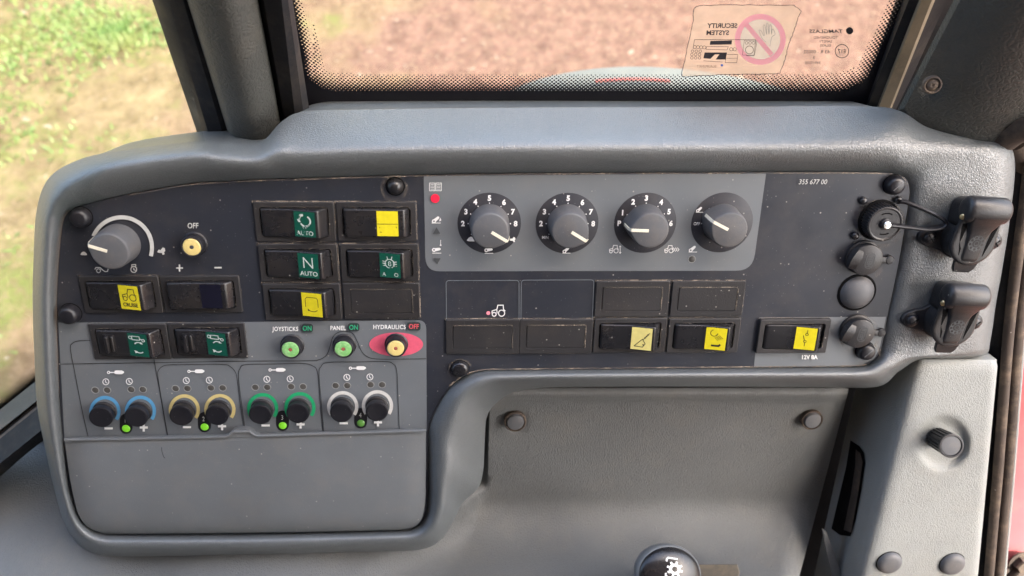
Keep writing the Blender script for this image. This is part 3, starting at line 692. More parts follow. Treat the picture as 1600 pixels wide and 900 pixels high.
switch(cen([(1186,496.5),(1294.8,495.5),(1287,549),(1181.6,551.7)]), 'black rocker switch in a raised bezel with a yellow circuit tile above 12V 8A', 'tilt', m_yellow, d_circuit, zt=3.0)
BL = [(cen([(536,442),(657,441),(656,497),(537,498)]), 'blank switch cover below the green differential switch'),
      (cen([(698,499),(810,498.5),(808,551),(700,552)]), 'blank switch cover under the printed tractor outline'),
      (cen([(812,498.5),(926,498),(923,551),(812,551.5)]), 'blank switch cover left of the triangle tile switch'),
      (cen([(929,438.5),(1047,438.5),(1042.5,493.7),(928.5,493.7)]), 'blank switch cover directly above the triangle tile switch'),
      (cen([(1050,438.5),(1164.5,438.5),(1158,493.7),(1046,493.7)]), 'blank switch cover directly above the work lamp switch')]
b0 = None
for c, lab in BL:
    M_ = onpanel(*c)
    if b0: dup(b0, M_, lab); continue
    b0 = empty('blank_switch_cover', M_, lab, 'switch cover', 'blank switch covers on the control panel')
    b = MB(); b.loft([rrect(0, 0, 48.9, 25.3, .8, 0), rrect(0, 0, 48.9, 25.3, .8, 1.2), rrect(0, 0, 48.1, 24.5, .7, 1.6), rrect(0, 0, 40.2, 17.4, 1.2, 1.6), rrect(0, 0, 39.6, 16.8, 1.0, .9), rrect(0, 0, 38.9, 16.1, .9, .9), rrect(0, 0, 38.5, 15.7, .8, 1.45)])
    b.build('cover', m_bezel, b0); dust_mesh().build('dust_edge', m_dustheavy, b0, smooth=False)
    d2 = Ink(lambda x, y, dz=0: Vector((x, -y, 1.64 + dz)), .0); d2.line([(-19.4, -8.55), (19, -8.55), (19.95, -7.6), (19.95, 8)], .55); d2.build('dust_edge', m_dustheavy, b0, smooth=False)

# ================================================================== ROTARY KNOBS
def teardrop(r, tip, z, n=48, wt=2.2):
    pts = []; tl = math.acos(min(.999, r / (tip + 1.2)))
    for k_ in range(n):
        a = -math.pi + 2 * math.pi * (k_ + .5) / n
        if abs(a) > tl: pts.append(Vector((r * math.cos(a), r * math.sin(a), z)))
        else: pts.append(Vector((min(tip, r / max(.05, math.cos(tl - abs(a)))  * math.cos(a)), r / max(.05, math.cos(tl - abs(a))) * math.sin(a), z)))
    return pts
def knob(u, v, rot, label):
    t = empty('rotary_knob', onpanel(u, v, .4, rot), label, 'knob', 'rotary knobs on the control panel')
    b = MB(); b.loft([teardrop(12.6, 14.6, 0), teardrop(12.5, 14.4, 1), teardrop(11.7, 13.0, 14.0), teardrop(11.45, 12.7, 15.2), teardrop(10.9, 12.1, 16.0), teardrop(10.4, 11.6, 16.2)])
    body = b.build('knob_body', m_knob, t, sharp=40)
    s = MB(); s.loft([[Vector((x, y, z)) for (x, y, z) in r_] for r_ in (
        [(1.2, -.95, 16.0), (1.2, .95, 16.0), (1.2, .95, 16.55), (1.2, -.95, 16.55)], [(11.6, -.95, 16.0), (11.6, .95, 16.0), (12.0, .95, 16.55), (12.0, -.95, 16.55)],
        [(12.4, -.95, 13.0), (12.4, .95, 13.0), (13.6, .95, 13.4), (13.6, -.95, 13.4)], [(13.5, -.95, 4.0), (13.5, .95, 4.0), (14.4, .95, 4.4), (14.4, -.95, 4.4)])], True, True)
    s.build('pointer', m_ivory, t, sharp=30)
    return t
knob(187.5, 380, 161, 'black rotary knob inside the pale grey throttle arc, far left of the panel')
knob(*DIALS[0], -32, 'charcoal rotary knob on the dial with a tortoise mark, nearest the red lamp')
knob(*DIALS[1], -32, 'charcoal rotary knob on the dial marked MIN to 8')
knob(*DIALS[2], 178, 'charcoal rotary knob on the dial marked P and 1 to 6')
knob(*DIALS[3], 153, 'charcoal rotary knob on the dial marked OFF, rightmost of the dials')

# ================================================================== PUSH BUTTONS
def pushbutton(u, v, mat, label, core):
    t = empty('push_button', onpanel(u, v, .2), label, 'push button', 'round push buttons with coloured caps')
    b = MB(); b.lathe([(7.8, 0), (7.8, .8), (7.4, 1.2), (6.9, 1.4), (6.9, 6.2), (6.6, 6.9), (6.0, 7.2), (5.7, 7.0), (5.6, 6.2)], n=40, cap1=False); b.build('collar', m_button, t)
    b = MB(); b.lathe([(5.6, 5.6), (5.5, 6.9), (5.1, 7.3), (4.5, 7.4), (1.6, 7.4), (1.4, 7.1), (1.2, 7.1)], n=40); c = b.build('cap', mat, t)
    b = MB(); b.lathe([(1.25, 6.9), (1.2, 7.25), (.8, 7.35)], n=16); b.build('cap_centre', core, c)
pushbutton(305, 380.5, m_capyel, 'black push button with a pale yellow cap under the white word OFF', m_tri)
pushbutton(457, 539, m_capgreen, 'black push button with a green cap under JOYSTICKS', m_rust)
pushbutton(538.5, 538, m_capgreen, 'black push button with a green cap under PANEL', m_rust)
pushbutton(619.5, 537, m_capyel, 'black push button with a pale yellow cap on the red oval', m_rust)

# ================================================================== FLOW KNOBS (pairs)
names = ['blue', 'yellow', 'green', 'white']; rn = random.Random(2)
for i, (u, v, m) in enumerate(RINGS):
    side = 'left, minus' if i % 2 == 0 else 'right, plus'
    t = empty('small_knob', onpanel(u - .5, v, .2, rn.uniform(0, 90)), 'small round black knob in the %s ring on the %s side' % (names[i // 2], side), 'knob', 'small black knobs in coloured rings')
    tilt = Matrix.Rotation(R(rn.uniform(1, 5)), 3, 'X')
    b = MB(); b.lathe([(7.6, 0), (7.6, 1.0), (7.0, 1.5), (6.3, 1.6)], n=36, cap1=True); b.build('collar', m_rubber, t)
    b = MB(); b.lathe([(6.2, 1.4), (6.2, 3.2), (7.0, 3.6), (7.5, 4.2), (7.6, 7.0), (7.4, 7.6), (6.8, 7.9), (6.2, 7.85), (3, 7.6), (.05, 7.55)], n=40, M=tilt); b.build('cap', m_button, t)

# ================================================================== SCREW CAPS
def dome_cap(u, v, r, h, label, ztop_=None, mat=None, shape='cap', base=0, slot=False, group='black caps over the fascia screws', name='screw_cap', cat='screw cap'):
    # (u,v) is where the top of the cap shows
    p = PL(u, v, base + h); rr = r * mmpx(u, v)
    M_ = PM @ Matrix.Translation(Vector((p.x, p.y, base)) * .001)
    t = empty(name, M_, label, cat, group)
    b = MB()
    if shape == 'cap': b.lathe([(rr * 1.12, 0), (rr * 1.1, h * .45), (rr, h * .72), (rr * .86, h * .92), (rr * .6, h), (.05, h * 1.02)], n=36)
    else: b.lathe([(rr * 1.05, 0), (rr * 1.02, h * .15), (rr * .93, h * .4), (rr * .78, h * .64), (rr * .58, h * .83), (rr * .34, h * .95), (rr * .12, h * .995), (.05, h)], n=44)
    b.build('cap', mat or m_button, t, sharp=60)
    f = MB(); f.lathe([(rr * 1.17, 0), (rr * 1.17, .4), (rr * 1.1, .7), (rr * 1.0, .7)], n=36); f.build('washer', m_pit, t)
    if slot:
        s = MB(); s.box(-rr * .62, rr * .62, -.28, .28, h * .8, h * 1.04, .1, .1); o = s.build('slot', m_knob, t); o.rotation_euler.z = R(48)
    return t
dome_cap(121, 343, 14.5, 6.5, 'black cap over the screw in the upper left corner of the fascia')
dome_cap(103, 496, 14.5, 7.5, 'black cap on the left fascia edge beside the locking rockers')
dome_cap(616.5, 294, 13, 5, 'glossy black cap above the two yellow and green switches, left of the red lamp', mat=m_black, shape='dome')
dome_cap(718.5, 580, 12.5, 4.5, 'dusty black cap below the blank covers, by the inner bend of the surround', mat=m_black)
dome_cap(1403, 292, 13.5, 6.5, 'black cap in the upper right corner of the fascia', slot=True)
dome_cap(1357, 553, 12.5, 6, 'black slotted cap in the lower right corner of the fascia', slot=True)
dome_cap(1346, 463, 25.5, 7.0, 'large smooth black domed grommet between the two round socket caps', shape='dome', mat=m_knob, group=None, name='grommet', cat='grommet')

# ================================================================== STORAGE LID
def lid():
    b = MB(); Lp = crom([(101,687), (104,710), (109,745), (116,780), (124,806), (138,824), (162,834)], 5, False); Rp = crom([(665.5,673), (665.5,710), (665,745), (664.5,780), (661,805), (653,819), (638,828)], 5, False)
    n = len(Lp); nx = 50; rows = []
    for i in range(n):
        s = i / (n - 1); z0 = 3.5 + 5.0 * math.sin(min(1, s * 1.15) * math.pi * .62) ** .8 - 5.5 * s ** 8
        row = []
        for j in range(nx + 1):
            t = j / nx; e = min(t, 1 - t) * 14; z = z0 - (2.2 * (1 - e) ** 2 if e < 1 else 0)
            u = Lp[i][0] + (Rp[i][0] - Lp[i][0]) * t; v = Lp[i][1] + (Rp[i][1] - Lp[i][1]) * t + 1.2 * math.sin(t * math.pi)
            row.append(PL(u, v, z))
        rows.append(row)
    rows.insert(0, [p + Vector((0, .2, -3)) for p in rows[0]]); rows.append([p + Vector((0, -.2, -5)) for p in rows[-1]])
    b.loft(rows, False, False, closed=False)
    # side walls
    for j in (0, nx): b.loft([[r_[j] for r_ in rows], [Vector((r_[j].x, r_[j].y, -2)) for r_ in rows]], False, False, closed=False)
    o = b.build('storage_lid', m_lid, None, PM, sharp=50)
    tag(o, 'plain grey flip lid with finger tab below the four pairs of small knobs', 'lid')
    k = MB(); a = PL(101, 686.5, 4.6); c = PL(665.5, 672.5, 4.6); pts = []
    path = [(101,687.2), (200,686), (352,682.4), (358,680.4), (364,674.6), (390,674), (396,679), (402,681.4), (500,678), (600,675.3), (665.5,673)]
    pts = [PL(u, v, 5.0) for u, v in path]; k.tube(pts, 1.0, 10, .8); k.build('lip', m_lid, o)
    k = Ink(lambda u, v, dz=0: PL(u, v, 9.3 + dz), .01); k.line(crom([(252.5, 699), (253, 705), (255.5, 713), (258, 716)], 4, False), 1.3); k.build('scuff', m_tri, o, smooth=False)
    t = MB(); top = [PL(u, v, 4.4) for u, v in ((350,683.5), (357,681), (364,673), (370,670.5), (384,670.3), (391,672.5), (398,679.4), (406,682))]
    t.loft([[Vector((p.x, p.y, -1)) for p in top], top]); t.build('finger_tab', m_lid, o)
lid()

# ================================================================== ROUND SOCKETS ON THE FASCIA (right)
def round_socket(u, v, label, strap):
    """closed round outlet with a rubber cap, raised thumb lip and an embossed oval"""
    p = PL(u, v, 7); M_ = PM @ Matrix.Translation(Vector((p.x, p.y, 0)) * .001) @ Matrix.Rotation(R(-6), 4, 'Z')
    t = empty('round_socket', M_, label, 'socket', 'round sockets with rubber caps')
    b = MB(); b.lathe([(11.6, 0), (11.6, 1.6), (10.8, 2.2), (9.6, 2.3)], n=44); b.build('socket_ring', m_rubber, t)
    b = MB(); b.lathe([(9.6, 2), (10.6, 2.6), (10.7, 6.0), (10.3, 6.8), (9.6, 7.1), (.05, 7.2)], n=44); c = b.build('rubber_cap', m_rubber, t)
    l = MB(); l.loft([[Vector((x, y, z)) for (x, y, z) in r_] for r_ in (
        [(-11.6, -6.6, 5.0), (-8.2, -7.6, 5.0), (-6.6, -7.2, 6.9), (-11.2, -6.2, 7.2)], [(-12.6, -2, 5), (-7.6, -3, 5), (-5.6, -2.6, 8.6), (-12.0, -2, 9.0)],
        [(-11.6, 3, 5), (-6.2, 2, 5), (-4.6, 2.2, 9.0), (-10.6, 3, 9.2)], [(-8.6, 7, 5), (-5.6, 5.6, 5), (-4.2, 5.6, 7.6), (-7.8, 6.6, 7.6)])], True, True)
    l.build('thumb_lip', m_rubber, c, sharp=60)
    k = Ink(lambda x, y, dz=0: Vector((x, -y, 7.34 + dz))); k.line([(p_.x, p_.y) for p_ in rrect(1.8, 0, 5.4, 10.4, 2.6)], .5, True)
    k.text('HELLA', 1.8, 0, 3.4, .62, .02, rot=90); k.build('embossed_mark', m_tri, c, smooth=False)
    s = MB(); s.box(9.6, 9.6 + strap, -2.0, 2.0, .5, 2.6, .4, .5); s.lathe([(3.0, .4), (3.0, 2.4), (2.4, 3.0), (.05, 3.2)], (9.8 + strap, .4, 0), 20); s.build('strap', m_rubber, t)
round_socket(1355, 407, 'round black rubber socket cap just below the knurled connector', 8)
round_socket(1343.5, 522, 'round black rubber socket cap on the light grey corner field, right of the 12V switch', 8)

def connector():
    p = PL(1383, 350, 9); M_ = PM @ Matrix.Translation(Vector((p.x, p.y, 0)) * .001)
    t = empty('round_connector', M_, 'round knurled black connector cap with a bright steel pin and a looped strap', 'connector')
    b = MB(); b.lathe([(13.6, 0), (13.6, .8), (12.8, 1.3)], n=48); b.build('flange', m_pit, t)
    n = 120; rings = []
    for z, r, kn in ((1, 12.0, .8), (8.6, 11.8, .8), (9.3, 11.2, .1), (9.5, 10.5, 0), (9.0, 9.6, 0), (9.0, 4, 0)):
        rings.append([Vector(((r - (kn if k_ % 3 == 0 else 0)) * math.cos(2 * math.pi * k_ / n), (r - (kn if k_ % 3 == 0 else 0)) * math.sin(2 * math.pi * k_ / n), z)) for k_ in range(n)])
    b = MB(); b.loft(rings); c = b.build('knurled_ring', m_rubber, t, sharp=25)
    k = Ink(lambda x, y, dz=0: Vector((x, -y, 9.12 + dz))); k.line(circ(0, 0, 7, 10, 60, 110), .8); k.line(circ(0, 0, 7, 10, 240, 300), .8); k.build('slot', m_pit, c, smooth=False)
    b = MB(); b.lathe([(3.6, 8.8), (3.6, 10.2), (3.1, 10.6), (2.9, 10.6)], n=24); b.build('hub', m_button, t)
    b = MB(); b.lathe([(2.6, 10.4), (2.6, 12.0), (2.2, 12.4), (.05, 12.5)], n=24); b.build('pin', m_steel, t)
    for (x, y) in ((-13, 13), (-14, -10.5), (10.0, 13.5)):
        b = MB(); b.lathe([(2.6, 1.2), (2.5, 2.0), (1.8, 2.8), (.9, 3.2), (.05, 3.3)], (x, y, 0), 18); b.build('rivet', m_black, t)
    b = MB(); b.tube(crom([(10.0, 13.5, 4), (14, 13.0, 5.5), (24, 9.5, 9), (34, 5, 11.0), (38.5, 1.6, 11.5), (36.5, -1.6, 11.5), (28, -3.0, 11), (14, -1.6, 10.5), (3.0, -.4, 10.6)], 6, False), 1.35, 10, 1.25)
    b.build('strap', m_button, t)
connector()

# ================================================================== HOODED POWER SOCKETS
def hooded(u, v, rot, label, slot):
    """(u,v): foot of the socket between its two screws"""
    t = empty('hooded_socket', onpanel(u, v, 3.9, rot) @ Matrix.Diagonal((1, 1, .8, 1)), label, 'socket', 'hooded black sockets on the right of the surround')
    def fl(s_, z):
        out = []
        for k_ in range(72):
            a = 2 * math.pi * k_ / 72; sn = math.sin(a); x = 14.5 * math.cos(a); y = 14.5 * sn + 1
            if abs(sn) < .68:
                e = math.sqrt(max(0, 1 - (abs(sn) / .68) ** 2)); x = math.copysign(11.0 + 17.6 * e, x); y = 8.8 * sn / .68 * (.86 + .14 * e) - .5 * e
            out.append(Vector((x * s_, y * s_, z)))
        return out
    b = MB(); b.loft([fl(1.0, 0), fl(1.0, 2.6), fl(.97, 3.4), fl(.94, 3.6)]); b.build('flange', m_rubber, t, sharp=50)
    b = MB(); b.lathe([(14.0, 3), (13.4, 8), (13.0, 15), (12.6, 17.4)], (0, 1.5, 0), n=44); b.build('barrel', m_rubber, t, sharp=50)
    def lr(r, z, top=19):
        out = [Vector((r * math.cos(R(180 + 180 * k_ / 28)), 1 + r * math.sin(R(180 + 180 * k_ / 28)), z)) for k_ in range(29)]
        for k_ in range(1, 6): out.append(Vector((r * (1 - .02 * k_), 1 + (top - 1) * k_ / 5, z + .25 * k_)))
        for k_ in range(5, 0, -1): out.append(Vector((-r * (1 - .02 * k_), 1 + (top - 1) * k_ / 5, z + .25 * k_)))
        return out
    b = MB(); b.loft([lr(14.2, 16.4), lr(14.7, 17.2), lr(14.7, 19.0), lr(14.2, 19.9), lr(13.3, 20.3), lr(12.3, 20.4)]); l = b.build('lid', m_rubber, t, sharp=55)
    b = MB(); secs = []
    for y, w2, z in ((-10.8, 4.2, 20.6), (-10.2, 5.0, 21.3), (-8, 5.6, 21.7), (0, 5.9, 22.3), (6, 6.2, 23.2), (11, 7.2, 24.8), (15, 9.0, 27.0), (18, 10.2, 29.4), (20, 10.8, 30.6)):
        secs.append([Vector((-w2 - .9, y, 19.8)), Vector((-w2 - .2, y, z - 1.2)), Vector((-w2 + .3, y, z - .4)), Vector((-w2 + 1.2, y, z)), Vector((w2 - 1.2, y, z)), Vector((w2 - .3, y, z - .4)), Vector((w2 + .2, y, z - 1.2)), Vector((w2 + .9, y, 19.8))])
    b.loft(secs, True, True); br = b.build('lid_bar', m_rubber, l, sharp=60)
    for s_ in (-1, 1):
        b = MB(); b.loft([[Vector((s_ * x, y, z)) for x, y, z in r_] for r_ in ([(8.6, 14, 20.4), (12.2, 14, 20.4), (12.0, 14, 21.6), (9.0, 14, 21.6)], [(7.6, 2, 20.3), (10.4, 2, 20.3), (10.2, 2, 20.7), (7.8, 2, 20.7)], [(7.6, -7, 20.3), (8.0, -7, 20.3), (8.0, -7, 20.5), (7.6, -7, 20.5)])], True, True)
        b.build('lid_groove', m_pit, l)
    k = Ink(lambda x, y, dz=0: Vector((x, -y, 22.2 + .15 * max(0, -y) + .35 + dz)), .012)
    for j in range(9):
        a = R(40 * j + 10); r0 = 4.0; k.ring(r0 * math.cos(a), -2 + r0 * math.sin(a), 1.15, .5, 10); k.line([(2.2 * math.cos(a + .3), -2 + 2.2 * math.sin(a + .3)), (5.6 * math.cos(a + .35), -2 + 5.6 * math.sin(a + .35))], .4)
    k.ring(0, -2, 1.5, .5, 14); k.build('embossed_mark', m_tri, br, smooth=False)
    b = MB(); secs = []
    for x, s_ in ((-14.4, .35), (-14.1, .62), (-13.4, .82), (-12.2, .94), (-10.6, 1), (0, 1.01), (10.6, 1), (12.2, .94), (13.4, .82), (14.1, .62), (14.4, .35)):
        secs.append([Vector((x, 23.5 + 8.6 * s_ * math.cos(R(a)), 21.5 + 9.6 * s_ * math.sin(R(a)))) for a in range(0, 360, 15)])
    b.loft(secs, True, True); b.build('hinge_hood', m_rubber, t, sharp=70)
    b = MB(); b.loft([rrect(0, 18, 25, 20, 6, 2), rrect(0, 20, 26, 21, 6, 14), rrect(0, 22, 26, 18, 6, 21)]); b.build('hinge_block', m_rubber, t, sharp=60)
    b = MB(); b.loft([[Vector(p) for p in r_] for r_ in ([(-8, -8, 15.5), (8, -8, 15.5), (8, -8, 19.2), (-8, -8, 19.2)], [(-7.4, -13, 15), (7.4, -13, 15), (7.4, -13, 18.4), (-7.4, -13, 18.4)], [(-6.6, -17, 14), (6.6, -17, 14), (6.4, -17, 17.2), (-6.4, -17, 17.2)], [(-5.2, -19.5, 13.6), (5.2, -19.5, 13.6), (5.0, -19.5, 15.6), (-5.0, -19.5, 15.6)])], True, True); b.build('lid_tab', m_rubber, l, sharp=40)
    b = MB(); b.lathe([(1.9, 0), (1.8, .8), (1.2, 1.4), (.05, 1.6)], (0, 0, 0), 16); p = b.build('hinge_pin', m_brass, t); p.matrix_local = Matrix.Translation((-.0140, .0185, .0225)) @ Matrix.Rotation(R(-50), 4, 'Y')
    for s_ in (-1, 1):
        b = MB(); b.lathe([(5.2, 3.2), (5.2, 4.0), (4.6, 4.3)], (s_ * 22, -.5, 0), 24)
        b.lathe([(4.2, 4.2), (4.1, 5.6), (3.5, 6.8), (2.2, 7.6), (.05, 7.9)], (s_ * 22, -.5, 0), 24); sc = b.build('mounting_screw', m_button, t, sharp=50)
        g = MB(); g.box(-3.0, 3.0, -.35, .35, 7.0, 7.95, .1, .1)
        if not slot: g.box(-.35, .35, -3, 3, 7.0, 7.98, .1, .1)
        q = g.build('slot', m_pit, sc); q.matrix_local = Matrix.Translation((s_ * .022, -.0005, 0)) @ Matrix.Rotation(R(42), 4, 'Z')
hooded(1498, 371, -4, 'black hooded socket with snap lid, upper of the two beside the door seal', False)
hooded(1470, 498, -3, 'black hooded socket with snap lid, lower of the two, just above the trim post', True)
k = Ink(lambda u, v, dz=0: PL(u, v, 4.25 + dz), .01)
k.disc(1507, 447, 28, 30, 12); k.disc(1485, 320, 20, 30, 10)
tag(k.build('dust_patch', m_dustsoft, None, PM, smooth=False), 'brown dust film on the vinyl between and above the hooded sockets', 'dust', kind='stuff')

# ================================================================== LOWER CONSOLE
def console():
    b = MB(); nu, nv = 260, 70; rows = []
    for i in range(nv + 1):
        s = i / nv; row = []
        for j in range(nu + 1):
            t = j / nu; u0 = -260 + (1340 + 260) * t
            vt = max(606, 716 - .64 * u0) if u0 < 240 else 606
            v = vt + (1010 - vt) * s
            u = u0 - (max(0, v - 610) * .265 + 14 - max(0, v - 610) * .0) * max(0, (t - .6) / .4) ** 1.0
            # wall (centre) that leans back then rolls out into a shelf; lower shoulder on the left
            wall = -33 - 30 * min(1, max(0, (v - 610) / 170)) ** .9
            roll = max(0, (v - 785) / 100); wall += 42 * roll ** 1.7 if roll < 1 else 42 + 70 * (roll - 1)
            lip = 5.5 * math.exp(-((v - 616) / 7) ** 2); wall += lip
            left = -52 + 16 * math.sin((v - 700) / 170 * 1.6) + 14 * max(0, (v - 860) / 60) ** 1.5 if v > 700 else -52 + 16 * math.sin((v - 700) / 170 * 1.6)
            left = -92 + 84 * max(0, (v - 690)) / 180 if v > 690 else -92 + (690 - v) * .05
            left += 2.5 * math.sin(u / 70.0 + v / 60.0) - 3 * math.exp(-((u - 210) / 60) ** 2)
            dn_ = max(0, v - 765); m_ = min(1, max(0, (u - (752 - dn_ * 1.6)) / (12 + dn_ * 1.3))); m_ = m_ * m_ * (3 - 2 * m_)
            z = left * (1 - m_) + wall * m_
            dr = max(0, (t - .975) / .025)
            z -= 9 * dr ** 2
            # dimple round the plug on the left shoulder of the wall
            for pu, pv in ((805, 660), (1268, 657)):
                dd = math.hypot(u - pu, (v - pv)); z -= 3.0 * math.exp(-(dd / 17) ** 4)
            row.append(PL(u, v, z))
        rows.append(row)
    b.loft(rows, False, False, closed=False)
    rows2 = [[p + Vector((0, 0, -6)) for p in rows[0]], rows[0]]; b.loft(rows2, False, False, closed=False)
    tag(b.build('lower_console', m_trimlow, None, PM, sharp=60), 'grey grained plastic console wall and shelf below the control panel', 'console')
console()
for (u, v, lab) in ((805, 659, 'dark round plug in a dimple near the inner bend of the surround'), (1269, 656.5, 'dark round plug in a dimple in the upper right of the console wall')):
    z = -37 - 3
    t = empty('trim_plug', onpanel(u, v, z + 2), lab, 'plug', 'round plugs in the console wall')
    b = MB(); b.lathe([(8.2, -4), (8.4, -1), (8.3, .6), (7.6, 1.0), (7.0, .2), (6.9, -1)], n=36, cap1=False); b.build('rim', m_seal, t)
    b = MB(); b.lathe([(7.2, -1), (6.4, 1.2), (5.9, 1.9), (5.2, 2.1), (.05, 2.2)], n=36); b.build('plug_face', m_knob, t)

# near-black sheet added behind everything so that no daylight shows through the gaps
b = MB(); q = [PL(u, v, -95) for u, v in ((220, 1150), (1700, 1150), (1700, 320), (220, 320))]; b.add([p + Vector((0, 0, -10)) for p in q] + q, [(4, 5, 6, 7), (3, 2, 1, 0), (0, 1, 5, 4), (1, 2, 6, 5), (2, 3, 7, 6), (3, 0, 4, 7)])
tag(b.build('dark_gap_backing', m_pit, None, PM, smooth=False), kind='structure')

# ================================================================== TRIM POST AT THE RIGHT
def post():
    b = MB(); rows = []
    cols = []   # for each v: list of (u, z)
    vs = [562, 566, 572, 580] + list(range(588, 1000, 5))
    t = empty('trim_post', PM, 'light grey grained trim post with a rounded edge beneath the hooded sockets', 'trim')
    for v in vs:
        s = (v - 600) / 300
        ue = 1420 - 77 * s; ul = 1338 - 66 * s; ur = 1556 - 28 * s - (2 if v < 570 else 0)
        tz = -3 * max(0, (580 - v) / 18) ** 2 - 2
        P_ = [(ul, -72), (ul + (ue - ul) * .45, -42), (ue - 12, -14), (ue - 5, -9), (ue + 1, -5.5), (ue + 8, -3.2), (ue + 16, -2.2), (ue + 26, -1.8)]
        P_ += [(ue + 26 + (ur - 10 - ue - 26) * k_ / 30, -1.8) for k_ in range(1, 31)] + [(ur - 5, -2.2), (ur - 1, -3.5), (ur, -6), (ur - 1, -24)]
        row = []
        for (u, z) in P_:
            zz = z + tz
            dd = math.hypot(u - 1473, v - 692); zz -= 5.0 / (1 + math.exp((dd - 38) / 2.2))
            row.append(PL(u, v, zz))
        rows.append(row)
    # finer mesh round the dimple by refining rows
    b.loft(rows, False, False, closed=False)
    b.loft([[p + Vector((0, 1, -30)) for p in rows[0]], rows[0]], False, False, closed=False)
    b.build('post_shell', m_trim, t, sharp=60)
    def surf(u, v):
        s_ = (v - 600) / 300; ue = 1420 - 77 * s_; ul = 1338 - 66 * s_; um = ul + (ue - ul) * .45
        return -74 + 30 * (u - ul) / (um - ul) if u < um else -44 + 28 * (u - um) / (ue - 12 - um)
    g = MB(); out = [(1329,688), (1343,697), (1350,708), (1352,724), (1345,770), (1337,812), (1329,838), (1312,836), (1299,826), (1310,780), (1322,730)]
    g.loft([[PL(u, v, surf(u, v) - 2) for u, v in out], [PL(u, v, surf(u, v) + 1.2) for u, v in out]]); g.build('slot', m_pit, t)
    g = MB(); a = [(1337,702), (1344,708), (1348,722), (1341,770), (1330,832), (1318,828), (1329,775), (1336,730)]
    g.loft([[PL(u, v, surf(u, v)) for u, v in a], [PL(u, v, surf(u, v) + 5) for u, v in a]]); g.build('latch_tongue', m_seal, t)
    return t
post()
g = MB(); a = [(1284,826), (1290,830), (1304,866), (1318,905), (1322,930), (1308,930), (1298,890), (1288,850)]
g.loft([[PL(u, v, -42) for u, v in a], [PL(u, v, -34) for u, v in a], [PL(u + (1303 - u) * .1, v, -33) for u, v in a]])
tag(g.build('bent_blade', m_trimlow, None, PM), 'thin grey blade standing in the dark gap beside the trim post', 'blade')

def thumbscrew():
    # foot in the dimple, head leaning out to the right
    t = empty('thumb_screw', onpanel(1462, 683, -9), 'black knurled thumb screw in the round dimple of the trim post', 'screw')
    foot = PL(1462, 683, -9); head = PL(1487, 697, 12); ax = (head - foot); foot = Vector((0, 0, 0)); L = ax.length; Mr = ax.to_track_quat('Z', 'Y').to_matrix()
    n = 120; rings = []
    for z, r, kn in ((0, 8.0, 1.0), (L - 2.4, 8.6, 1.0), (L - 1.6, 8.8, 0), (L - .2, 8.8, 0), (L, 8.4, 0), (L, 7.6, 0), (L - 1.0, 7.2, 0), (L - 1.0, 3, 0)):
        rings.append([Mr @ Vector(((r - (kn * 1.25 if k_ % 6 < 3 else 0)) * math.cos(2 * math.pi * k_ / n), (r - (kn * 1.25 if k_ % 6 < 3 else 0)) * math.sin(2 * math.pi * k_ / n), z)) for k_ in range(n)])
    b = MB(); b.loft(rings); b.build('knurled_head', m_rubber, t, sharp=25)
    b = MB(); b.lathe([(7.1, L - 1.0), (7.0, L - .7), (6.2, L - .6), (.05, L - .6)], n=36, M=Mr); b.build('end_face', m_knob, t)
    k = Ink(lambda u, v, dz=0: PL(u, v, -6.9 + dz), .01)
    b = MB()
thumbscrew()
dome_cap(1393, 884, 17, 4.5, 'round black cap low on the trim post, at the lit edge', base=-4, mat=m_knob, group='round caps at the foot of the trim post')
dome_cap(1492, 886, 17, 4.5, 'round black cap low on the trim post, nearer the door seal', base=-4, mat=m_knob, group='round caps at the foot of the trim post')

# ================================================================== DOOR SEAL AND RED FENDER
def strip(name, pts, r, mat, parent, flat_=1.0, n=12):
    b = MB(); b.tube(pts, r, n, flat_); return b.build(name, mat, parent)
seal = empty('door_seal', PM, 'mud stained double ribbed rubber door seal along the right edge', 'door seal')
def sp(du, z): return [PL(u + du, v, z) for u, v in crom([(1618,150), (1602,250), (1592,330), (1578,430), (1568,520), (1560,620), (1551,740), (1543,830), (1534,940), (1530,1000)], 3, False)]
strip('rib', sp(8, -12), 3.6, m_seal, seal); strip('rib', sp(22, -14), 4.2, m_seal, seal); strip('carrier', sp(14, -19), 7.0, m_seal2, seal); strip('edge_trim', sp(31.5, -18), 1.6, m_trim, seal); strip('carrier', sp(-6, -26), 7.0, m_seal2, seal)
fm = plastic('faded_red_paint', (.42, .10, .11), .5, .1, 500, .25, .2, .4, .1)
b = MB(); rows = []
for i in range(20):
    v = 480 + i * 30; row = []
    for j in range(14):
        u = 1540 + j * 22; row.append(PL(u - (v - 560) * .07, v, -80 + 12 * math.sin(j / 13 * 2.4) + 6 * math.sin(i / 19 * 3)))
    rows.append(row)
b.loft(rows, False, False, closed=False); b.loft([[p + Vector((0, 0, -4)) for p in r_] for r_ in rows][::-1], False, False, closed=False)
tag(b.build('red_fender', fm, None, PM), 'faded red painted fender seen outside past the door seal', 'fender')
for (u, v, lab) in ((1596, 880, 'dark bolt head at the lower right, the upper of two'), (1588, 897, 'dark bolt head at the lower right corner, the lower of two')):
    t = onpanel(u, v, -60); b = MB(); b.lathe([(9, 0), (9, 5), (7.5, 7), (.05, 7.5)], n=6); b.lathe([(12, -1), (12, .5), (9, .8)], n=24)
    tag(b.build('bolt', m_seal, None, t), lab, 'bolt', 'bolts at the lower right')

